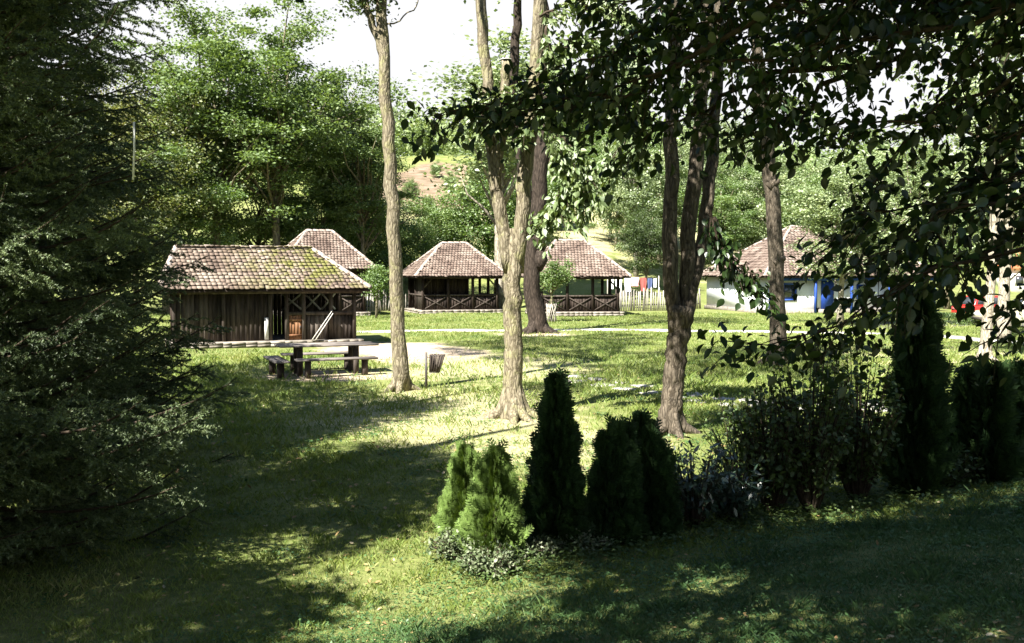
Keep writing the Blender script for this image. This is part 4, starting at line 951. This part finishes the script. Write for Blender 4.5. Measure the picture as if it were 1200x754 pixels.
def leafy_shrub(px,py,h,w,mat,label,name,leaf,ntw=60,per=16,T=OVATE,up=True):
    b = G(px,py); t = thing(name,b,label,'shrub'); m = MB(); wd = MB()
    for k in range(ntw):
        a = rng.uniform(0,6.28); r = w*rng.uniform(.2,1)**.6; hh = h*rng.uniform(.45,1.0)*(1-.35*(r/w)**2)
        e = np.array([r*math.cos(a),r*math.sin(a),hh]); s = e*np.array([.15,.15,0]); mid = s*.4+e*.6+np.array([0,0,.1*h])*.6
        pts = resample([s,mid,e],6); wd.tube(pts,np.linspace(.012,.003,6),4,cap=False)
        tt = rng.uniform(.3,1.05,per); base = np.column_stack([np.interp(tt,np.linspace(0,1,6),pts[:,i]) for i in range(3)])+rng.normal(0,.025,(per,3))
        A = unit(per)*.9+np.array([math.cos(a),math.sin(a),.2 if up else -.2])*.5; nb = unit(per)*.6; nb[:,2]+=.8
        V,Fs = inst(T[0],T[1],base,A,nb,leaf*rng.uniform(.6,1.15,per)); m.add(V,*Fs)
    m.build('foliage',mat,t); wd.build('stem',M['twig'],t)
leafy_shrub(812,618,.98,.42,M['lf_laurel'],'glossy bluish laurel bush between the yews and the leafy shrubs','laurel_bush',.10,70,18,LANCE)
leafy_shrub(856,612,.75,.4,M['lf_laurel'],'lower glossy laurel bush below the leafy shrubs','laurel_bush',.10,55,18,LANCE)
leafy_shrub(905,600,1.6,.48,M['lf_dark'],'leafy green shrub in front of the brown trunk','leafy_shrub',.07,140,24)
leafy_shrub(950,600,2.05,.5,M['lf_dark'],'tallest open leafy shrub left of the columnar conifer','leafy_shrub',.07,140,24)
leafy_shrub(1005,588,1.9,.5,M['lf_dark'],'leafy shrub touching the columnar conifer','leafy_shrub',.07,140,24)
leafy_shrub(868,575,1.3,.5,M['lf_mid'],'thin feathery shrub behind the laurel','leafy_shrub',.05,50,22)
leafy_shrub(1110,570,.6,.4,M['lf_dark'],'low dark shrub between the columnar and the bushy conifer','leafy_shrub',.06,60,20)
for px_,py_,w_,h_,l_ in ((545,655,.34,.28,'variegated low shrub below the left bright conifer'),(575,672,.3,.25,'variegated low shrub below the right bright conifer'),(620,650,.35,.2,'variegated low shrub at the foot of the pointed conifer'),(680,640,.4,.2,'variegated low shrub between pointed conifer and yews')):
    leafy_shrub(px_,py_,h_,w_,M['lf_var'],l_,'variegated_shrub',.035,80,26)

# ------------------------------------------------------------------ spruce at the left
def twig_needles(O, D, Ls, per_m=300, nl=.030, nw=.013):
    """needles along straight twigs"""
    cnt = np.maximum((Ls*per_m).astype(int),3); idx = np.repeat(np.arange(len(O)),cnt); n = len(idx)
    t = rng.uniform(0,1,n); base = O[idx]+D[idx]*(Ls[idx]*t)[:,None]
    side = unit(n); side -= D[idx]*np.sum(side*D[idx],1)[:,None]; side /= np.linalg.norm(side,axis=1)[:,None]; side[:,2] += .25
    A = D[idx]*.75+side; A /= np.linalg.norm(A,axis=1)[:,None]; Bn = unit(n)
    sd = np.cross(A,Bn); sd /= np.linalg.norm(sd,axis=1)[:,None]
    s = rng.uniform(.7,1.2,n)[:,None]
    V = np.stack([base-sd*nw/2,base+sd*nw/2,base+A*nl*s],1).reshape(-1,3)
    return V, np.arange(n*3).reshape(-1,3)
def spruce_branch(L):
    """branch along +x in its own frame: curve, twigs as straight pieces"""
    n = 14; t = np.linspace(0,1,n); c = np.column_stack([L*t, .06*L*np.sin(t*5+rng.uniform(0,6))*t, -.16*L*t+.24*L*t**3.0])
    O,D,Ls = [],[],[]
    def addpiece(a,b): d = b-a; l = np.linalg.norm(d); O.append(a); D.append(d/l); Ls.append(l)
    for i in range(4,n-1): addpiece(c[i],c[i+1])
    m = int(L/.10)
    for k in range(m):
        f = .18+.8*k/m; p = np.array([np.interp(f,t,c[:,i]) for i in range(3)]); s = 1 if k%2 else -1
        tl = (.30+.6*(1-f)*min(1,f*2.5))*L*.36*rng.uniform(.7,1.2); ang = R(rng.uniform(42,62)); d = np.array([math.cos(ang),s*math.sin(ang),rng.uniform(-.75,.05)]); d /= np.linalg.norm(d)
        q = p; segs = 3; dd = d.copy()
        for j in range(segs):
            e = q+dd*tl/segs; addpiece(q,e)
            if j<segs:
                for s2 in (-1,1):
                    if rng.uniform()<.85:
                        a2 = R(rng.uniform(35,55)); ca,sa = math.cos(a2),math.sin(a2)*s2; d2 = np.array([dd[0]*ca-dd[1]*sa, dd[0]*sa+dd[1]*ca, dd[2]-.3+rng.normal(0,.25)]); d2 /= np.linalg.norm(d2)
                        r0 = q+(e-q)*rng.uniform(.2,1); addpiece(r0, r0+d2*tl*rng.uniform(.22,.42)*(1-.2*j))
            q = e; dd = dd+np.array([.1,0,.06]); dd /= np.linalg.norm(dd)
    return c, np.array(O), np.array(D), np.array(Ls)
TEMPL = [spruce_branch(3.0) for _ in range(3)]+[spruce_branch(2.0) for _ in range(2)]
TEMPN = []
for c,O,D,Ls in TEMPL:
    V,Fi = twig_needles(O,D,Ls); TEMPN.append((V,Fi,sum(Ls)))
def spruce(x, y, h, rad, label, z0=.3, zmax=9, whorl=.42, per=8, azfilter=None, extra=()):
    b = Vector((x,y,float(H(x,y)))); t = thing('spruce_tree', b, label, 'tree')
    m = MB(); w = MB(); w.tube([(0,0,-.2),(.05,0,h*.5),(0,0,h)],[.26,.16,.02],10,.03)
    specs = []
    z = z0
    while z < min(zmax,h-.3):
        R_ = rad*(1-z/h)**.75
        for k in range(per):
            specs.append((z+rng.uniform(-.15,.15), rng.uniform(0,2*math.pi), R_*rng.uniform(.72,1.12), rng.uniform(-.12,.2)))
        z += whorl
    specs += list(extra)
    for z,az,L,pit in specs:
        if azfilter and not azfilter(az,z): continue
        k = rng.integers(0,3) if L>2.2 else rng.integers(3,5); c,O,D,Ls = TEMPL[k]; Vn,Fi,_ = TEMPN[k]; s = L/(3.0 if k<3 else 2.0)
        ca,sa = math.cos(az),math.sin(az); cp,sp = math.cos(pit),math.sin(pit)
        Rm = np.array([[ca*cp,-sa,-ca*sp],[sa*cp,ca,-sa*sp],[sp,0,cp]])
        V = (Vn*s)@Rm.T+np.array([0,0,z]); m.add(V,Fi)
        cc = (c*s)@Rm.T+np.array([0,0,z]); w.tube(cc[::2] if len(cc)%2 else np.vstack([cc[::2],cc[-1:]]), np.linspace(.028,.005,len(cc[::2])+(0 if len(cc)%2 else 1)),5,cap=False)
        E = O[Ls>.12]; Dd = D[Ls>.12]; l_ = Ls[Ls>.12]
        for i in range(0,len(E),2):
            a_ = (E[i]*s)@Rm.T+np.array([0,0,z]); b_ = ((E[i]+Dd[i]*l_[i])*s)@Rm.T+np.array([0,0,z]); w.tube([a_,b_],[.004,.002],3,cap=False)
    m.build('crown',M['needle'],t); w.build('trunk',M['twig'],t); return t
vis = lambda az,z: (az%(2*math.pi))<R(100) or (az%(2*math.pi))>R(215)
spruce(-5.6,9.0,13,2.55,'big dark spruce filling the left edge, its lit branch tips reaching over the lawn',z0=.12,zmax=7.5,whorl=.23,per=17,azfilter=vis,
       extra=[(1.35,R(-13),3.35,.02),(1.2,R(-21),3.35,.0),(1.4,R(-29),3.2,.0),(1.55,R(-38),3.1,.0),(1.6,R(-48),2.9,.0),(2.9,R(-20),2.8,.02),(2.75,R(-36),2.8,.02),(4.9,R(-10),3.1,.2),(4.4,R(-16),3.0,.12),(4.1,R(-28),3.0,.1),(3.9,R(-42),3.0,.08)])
spruce(-7.0,13.2,15,3.0,'second dark spruce standing behind the big one at the left',z0=.1,zmax=9.5,whorl=.27,per=16,azfilter=vis)
# white cord in the spruce
m = MB(); a_ = P(157,143,7.6); b_ = P(156,211,7.6); m.tube([a_-a_,(b_-a_)*.5+Vector((.005,0,0)),b_-a_],.008,6); o = m.build('white_cord',M['cloth_white']); o.location = a_; tag(o,'short white cord hanging straight down among the spruce branches','cord')

# ------------------------------------------------------------------ broad-leaved tree over the camera's right
tb = Vector((4.3,4.3,0)); tb.z = float(H(tb.x,tb.y))
t = thing('overhanging_tree', tb, 'broad-leaved tree whose dark boughs hang across the upper right','tree')
m = MB(); stem(m,[(0,0,-.2),(.1,.1,1.5),(0,.2,3),(-.2,.2,5),(-.3,.1,8)],[.3,.25,.22,.18,.1],12); m.build('trunk',M['bark'],t,True)
ml = MB(); mw = MB()
BO = [ [(1330,-80,4.6),(1150,-10,5.2),(980,5,5.6),(830,-10,5.9),(690,0,6.2)],
 [(1300,-40,4.6),(1100,40,5.2),(930,60,5.6),(776,83,6),(630,129,6.4),(500,137,6.6)],
 [(1300,20,5),(1150,110,5.4),(1050,140,5.6),(975,165,5.8)],
 [(1330,150,4.8),(1178,235,5.2),(1090,262,5.4),(1030,300,5.6)],
 [(1350,230,4.6),(1180,290,5),(1080,330,5.3),(980,380,5.5),(868,402,5.7)],
 [(1300,-60,5),(1180,40,5.4),(1100,120,5.6),(1040,200,5.8),(1020,250,5.9)],
 [(1100,-80,5),(1000,0,5.4),(920,90,5.7),(850,140,5.9)],
 [(1000,-80,5.4),(900,-20,5.8),(800,40,6.2),(760,110,6.4),(705,150,6.6)],
 [(900,-60,6),(820,0,6.3),(760,40,6.4),(700,70,6.5),(640,95,6.6)],
 [(1350,60,5),(1230,130,5.3),(1160,200,5.5),(1110,260,5.7),(1050,300,5.8)],
 [(1300,-20,5.2),(1220,60,5.5),(1180,130,5.6),(1150,180,5.7)],
 [(1250,-60,5.2),(1120,-30,5.5),(1060,60,5.7),(1000,120,5.8)],
 [(1250,-70,6),(1100,-30,6.2),(950,30,6.4),(880,20,6.5)],
 [(1350,250,5),(1200,270,5.3),(1100,310,5.5),(1020,350,5.7),(955,392,5.9)],
 [(1300,180,5),(1180,210,5.4),(1100,230,5.6),(1020,255,5.8),(985,285,5.9)],
 [(1350,260,4.8),(1230,330,5.1),(1190,370,5.3),(1170,395,5.4)],
 [(780,83,6),(740,110,6.2),(690,120,6.3),(620,110,6.4),(560,120,6.6)],
 [(900,85,6),(840,110,6.3),(790,150,6.4),(740,175,6.5)],
 [(960,100,6),(930,130,6.1),(900,150,6.2),(860,158,6.3)],
 [(1150,-60,5.5),(1050,-20,5.9),(960,40,6.2),(840,50,6.4),(790,20,6.5)],
]
for bo in BO:
    L_ = sum((P(*bo[i])-P(*bo[i+1])).length for i in range(len(bo)-1))
    spray(ml,mw,bo,None,tb,.072,max(8,int(L_*9)),.32,13,hang=-.35,r0=.016,spread=.75)
    e_ = np.array(P(*bo[0]))-np.array(tb); s_ = np.array([-.1,.15,2.2+rng.uniform(0,2)]); limb(mw,s_,e_,.035,.016,8,.1,6)
    for _ in range(5):      # leafy side twigs on the part of each bough near its trunk
        f_ = rng.uniform(.35,1); q0 = s_+(e_-s_)*f_; v_ = unit(1)[0]; v_[2] *= .4; q1 = q0+v_*rng.uniform(.4,.8); limb(mw,q0,q1,.01,.004,4,.1,4)
        add_leaves(ml, q0+(q1-q0)*rng.uniform(.1,1.1,(40,1))+rng.normal(0,.12,(40,3)), .075, T=OVATE, droop=-.4, up=.6)
# unseen leaf clumps added sunward to shade the boughs, stems and shrubs
up_ = []
for bo in BO+[[(1100,300,5.5),(900,330,6)],[(787,100,16),(800,300,16),(790,420,16)],[(830,60,16),(812,300,16)],[(1072,400,11.6),(1072,560,11.6)],[(1160,470,12)]*2,[(740,520,9.2),(740,600,9.2)],[(652,470,9.3),(652,600,9.3)],[(900,480,10.4),(980,480,10.6)]]:
    q_ = resample([np.array(P(*p)) for p in bo], 14 if len(bo)>2 else 8)
    for p in q_:
        for _ in range(7 if p[1]<8 else 3):
            h = rng.uniform(2.2,4.5)
            while True:
                c_ = Vector((p[0]+TX*h+rng.normal(0,.25),p[1]+TY*h+rng.normal(0,.25),p[2]+h)); u_ = proj(c_); mg_ = 30+.6*F/max(c_.y,.6)
                if u_[0]<-mg_ or u_[0]>1200+mg_ or u_[1]<-mg_: break
                h += .4
            up_.append(c_)
up_ = np.array(up_); L = np.repeat(up_,45,0)+rng.normal(size=(len(up_)*45,3))*.22; add_leaves(ml,L-np.array(tb),.12,up=.6)
for i in rng.choice(len(up_),8,False): limb(mw,(-.25,.15,rng.uniform(5,7.5)),up_[i]-np.array(tb),.03,.01,8,.25,5)
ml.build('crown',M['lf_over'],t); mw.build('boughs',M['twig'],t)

# ------------------------------------------------------------------ unseen trees beside and behind the camera, crowns shaped to shade the foreground
def shade_tree(loc, polys, hmin, hmax, label, sp=.5, leaves=110, cs=.22, size=.15, drop=0.0, blot=None):
    b = Vector((loc[0],loc[1],float(H(*loc)))); t = thing('shade_tree', b, label,'tree')
    cl = shade_clumps(polys,hmin,hmax,sp,blot); cl = cl[rng.uniform(size=len(cl))>=drop]
    hh = float(np.mean(cl[:,2])); w = MB(); stem(w,[(0,0,-.2),(.1,0,hh*.4),(0,.1,hh*.8)],[.3,.24,.14],12)
    for i in rng.choice(len(cl),min(30,len(cl)),False): limb(w,(0,.05,hh*rng.uniform(.45,.78)),cl[i]-np.array(b),.05,.015,6,.1,5)
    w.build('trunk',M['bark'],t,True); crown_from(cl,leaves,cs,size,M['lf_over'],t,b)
shade_tree((-10,9.5),[[(235,430),(330,424),(425,455),(455,478),(405,505),(325,535),(285,565),(225,590)]],7,10,'tree outside the picture on the left shading the upper lawn')
shade_tree((-8.5,3),[[(240,575),(300,590),(350,575),(420,555),(540,540),(535,580),(500,605),(440,625),(430,645),(330,650),(240,665)],[(-500,640),(0,640),(240,640),(320,670),(372,705),(350,745),(280,800),(200,900),(-200,1000)]],6,9,'tree outside the picture on the left shading the lower lawn',sp=.38,leaves=130)
shade_tree((-13,1),[[(-500,680),(0,690),(100,700),(0,760),(-400,800)]],6,9,'tree outside the picture at the far left shading the lower left corner')
shade_tree((-12.5,6),[[(0,400),(235,420),(235,590),(0,700),(-500,720),(-900,480),(-300,400)]],8,12,'unseen tree added beside the spruces to cast broken shade on them',sp=.55,blot=.12)  # added crown, broken up by noise to shade the spruces in blotches
shade_tree((-3.2,-3),[[(545,756),(625,705),(645,645),(630,600),(760,590),(900,548),(1060,500),(1250,480),(1400,560),(1500,900),(900,1300),(680,1100)]],6,9,'tree behind the camera shading the grassy bank',sp=.5,drop=.03)

for k,(x,y,h,kd) in enumerate(((-20,-22,15,'dark'),(-10,-27,15,'dense'),(2,-20,15,'dark'),(9,-13,14,'dense'),(12,-4,13,'dark'),(13.5,4,13,'dense'),(15.5,12,12,'dark'),(-28,-10,13,'dense'),(-30,4,13,'dark'),(-24,17,12,'dense'),(-27,28,12,'dark'),(19,-14,14,'dark'),(22,2,14,'dense'))):  # unseen trees added to block sky light and deepen the foreground shade
    o = bg_tree(600,20,h,kd,'x'); o.location = (x,y,float(H(x,y))-.1); tag(o,'unseen tree added behind and beside the camera to block sky light',group='trees added to block the sky')
# ------------------------------------------------------------------ grass, ground plants, fallen leaves
PATHC = np.array([gg(a_,b_) for a_,b_ in ((380,389),(470,388.5),(600,388),(760,387.3),(900,388.5),(1000,390.5),(1100,394.5),(1200,403))])
def near_path(X,Y):
    o = np.zeros(len(X),bool)
    for a_,b_ in zip(PATHC[:-1],PATHC[1:]):
        d_ = b_-a_; t_ = np.clip(((X-a_[0])*d_[0]+(Y-a_[1])*d_[1])/(d_@d_),0,1); o |= np.hypot(X-a_[0]-d_[0]*t_,Y-a_[1]-d_[1]*t_)<.62
    return o
def grass():
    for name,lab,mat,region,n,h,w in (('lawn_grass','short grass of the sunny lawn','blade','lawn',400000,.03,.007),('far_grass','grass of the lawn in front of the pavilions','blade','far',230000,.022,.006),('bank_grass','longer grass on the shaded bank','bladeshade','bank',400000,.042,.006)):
        if region=='lawn':
            Y = 6.2+ (rng.uniform(0,1,n)**1.5)*24; X = rng.uniform(-.72,.78,n)*Y
        elif region=='far': Y = rng.uniform(29,62,n); X = rng.uniform(-.5,.56,n)*Y
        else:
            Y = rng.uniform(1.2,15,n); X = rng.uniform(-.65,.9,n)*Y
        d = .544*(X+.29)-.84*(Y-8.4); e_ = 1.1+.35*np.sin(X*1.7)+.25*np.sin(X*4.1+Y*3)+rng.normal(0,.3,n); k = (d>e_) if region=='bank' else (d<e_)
        if region=='far': k &= ~near_path(X,Y) & ~((X<-5)&(Y<42)&(Y>32.5))
        for x,y,rx,ry,s in DRY[:3]: k &= ~((((X-x)/rx)**2+((Y-y)/ry)**2<1.0)&(rng.uniform(size=n)<.45))
        # thin where the ground is worn
        for x,y,rx,ry,s in EARTH: k &= ~((((X-x)/rx)**2+((Y-y)/ry)**2<1.0)&(rng.uniform(size=n)<s))
        tuft = np.sin(X*3.1+Y*1.7)+np.sin(X*7.3-Y*5.1)+rng.normal(0,.8,n); k &= tuft>-1.5
        if region=='bank': k &= ~((((X-5.5)/4.2)**2+((Y-3.2)/2.6)**2<1.1)&(rng.uniform(size=n)<.75))
        X,Y = X[k],Y[k]; m_ = len(X); Z = H(X,Y)
        hh = h*rng.uniform(.5,1.5,m_)*np.clip(1+.5*np.sin(X*2.3+np.sin(Y*1.9)*2)*np.sin(Y*2.9+np.sin(X*3.1))+.9*(np.sin(X*5.3+Y*2.2)*np.sin(Y*6.1-X*1.7)>.75),.5,2.3)*np.clip(Y/9,.8,2.6); ww = w*np.clip(Y/9,.6,4.5)
        lean = rng.normal(0,.5,(m_,2))*hh[:,None]; az = rng.uniform(0,6.28,m_); sx,sy = np.cos(az)*ww/2,np.sin(az)*ww/2
        V = np.stack([np.column_stack([X-sx,Y-sy,Z-.005]),np.column_stack([X+sx,Y+sy,Z-.005]),np.column_stack([X+sx*.7+lean[:,0]*.4,Y+sy*.7+lean[:,1]*.4,Z+hh*.6]),np.column_stack([X+lean[:,0],Y+lean[:,1],Z+hh])],1).reshape(-1,3)
        q = np.arange(m_*4).reshape(-1,4)
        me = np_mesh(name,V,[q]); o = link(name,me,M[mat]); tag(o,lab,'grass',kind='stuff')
grass()
def scatter(name,label,cat,n,T,size,mat,fn,lift=.03):
    X,Y = fn(n); Z = H(X,Y)+rng.uniform(.005,lift,len(X)); m = MB()
    A = unit(len(X)); A[:,2] *= .25; nb = unit(len(X))*.35; nb[:,2] += 1
    V,Fs = inst(T[0],T[1],np.column_stack([X,Y,Z]),A,nb,size*rng.uniform(.5,1.4,len(X))*np.clip(Y/8,.8,1.8)); m.add(V,*Fs); o = m.build(name,mat); tag(o,label,cat,kind='stuff')
def f_bank(n):
    Y = rng.uniform(2,12.5,n); X = rng.uniform(-.6,.6,n)*Y; d = .544*(X+.29)-.84*(Y-8.4); k = d>0; return X[k],Y[k]
def f_all(n): Y = 5+25*rng.uniform(0,1,n)**1.4; X = rng.uniform(-.56,.56,n)*Y; return X,Y
def f_row(n):
    s = rng.uniform(-.2,9.5,n); o_ = rng.normal(-.05,.28,n); return -.29+.84*s+.544*o_, 8.4+.544*s-.84*o_
scatter('ground_cover','small round-leaved weeds between the grass of the bank','ground cover',45000,KITE,.032,M['bladeshade'],f_bank,.06)
def f_weed(n):
    c = f_all(n//45); k = np.repeat(np.arange(len(c[0])),45); s_ = rng.uniform(.08,.22,len(c[0]))[k]
    return c[0][k]+rng.normal(0,1,len(k))*s_, c[1][k]+rng.normal(0,1,len(k))*s_
scatter('clover_patches','patches of low round-leaved clover in the lawn','ground cover',26000,KITE,.03,M['bladeshade'],f_weed,.05)
scatter('fallen_leaves','dry leaves strewn over lawn and bank','fallen leaves',2600,OVATE,.038,M['litter'],f_all)
scatter('fallen_leaves','dry brown leaves lying on the bare earth in the foreground','fallen leaves',1500,OVATE,.06,M['litter'],lambda n:(lambda a:(a[0][a[1]<5.5],a[1][a[1]<5.5]))(f_bank(n*3)))
scatter('low_planting','low dark leafy planting along the foot of the shrub row','ground cover',9000,KITE,.038,M['lf_dark'],f_row,.13)
for lst in PROTO.values():
    for pr in lst:
        for o in pr:
            if o.parent is None: bpy.data.objects.remove(o)
print('faces', sum(len(o.data.polygons) for o in bpy.data.objects if o.type=='MESH'))
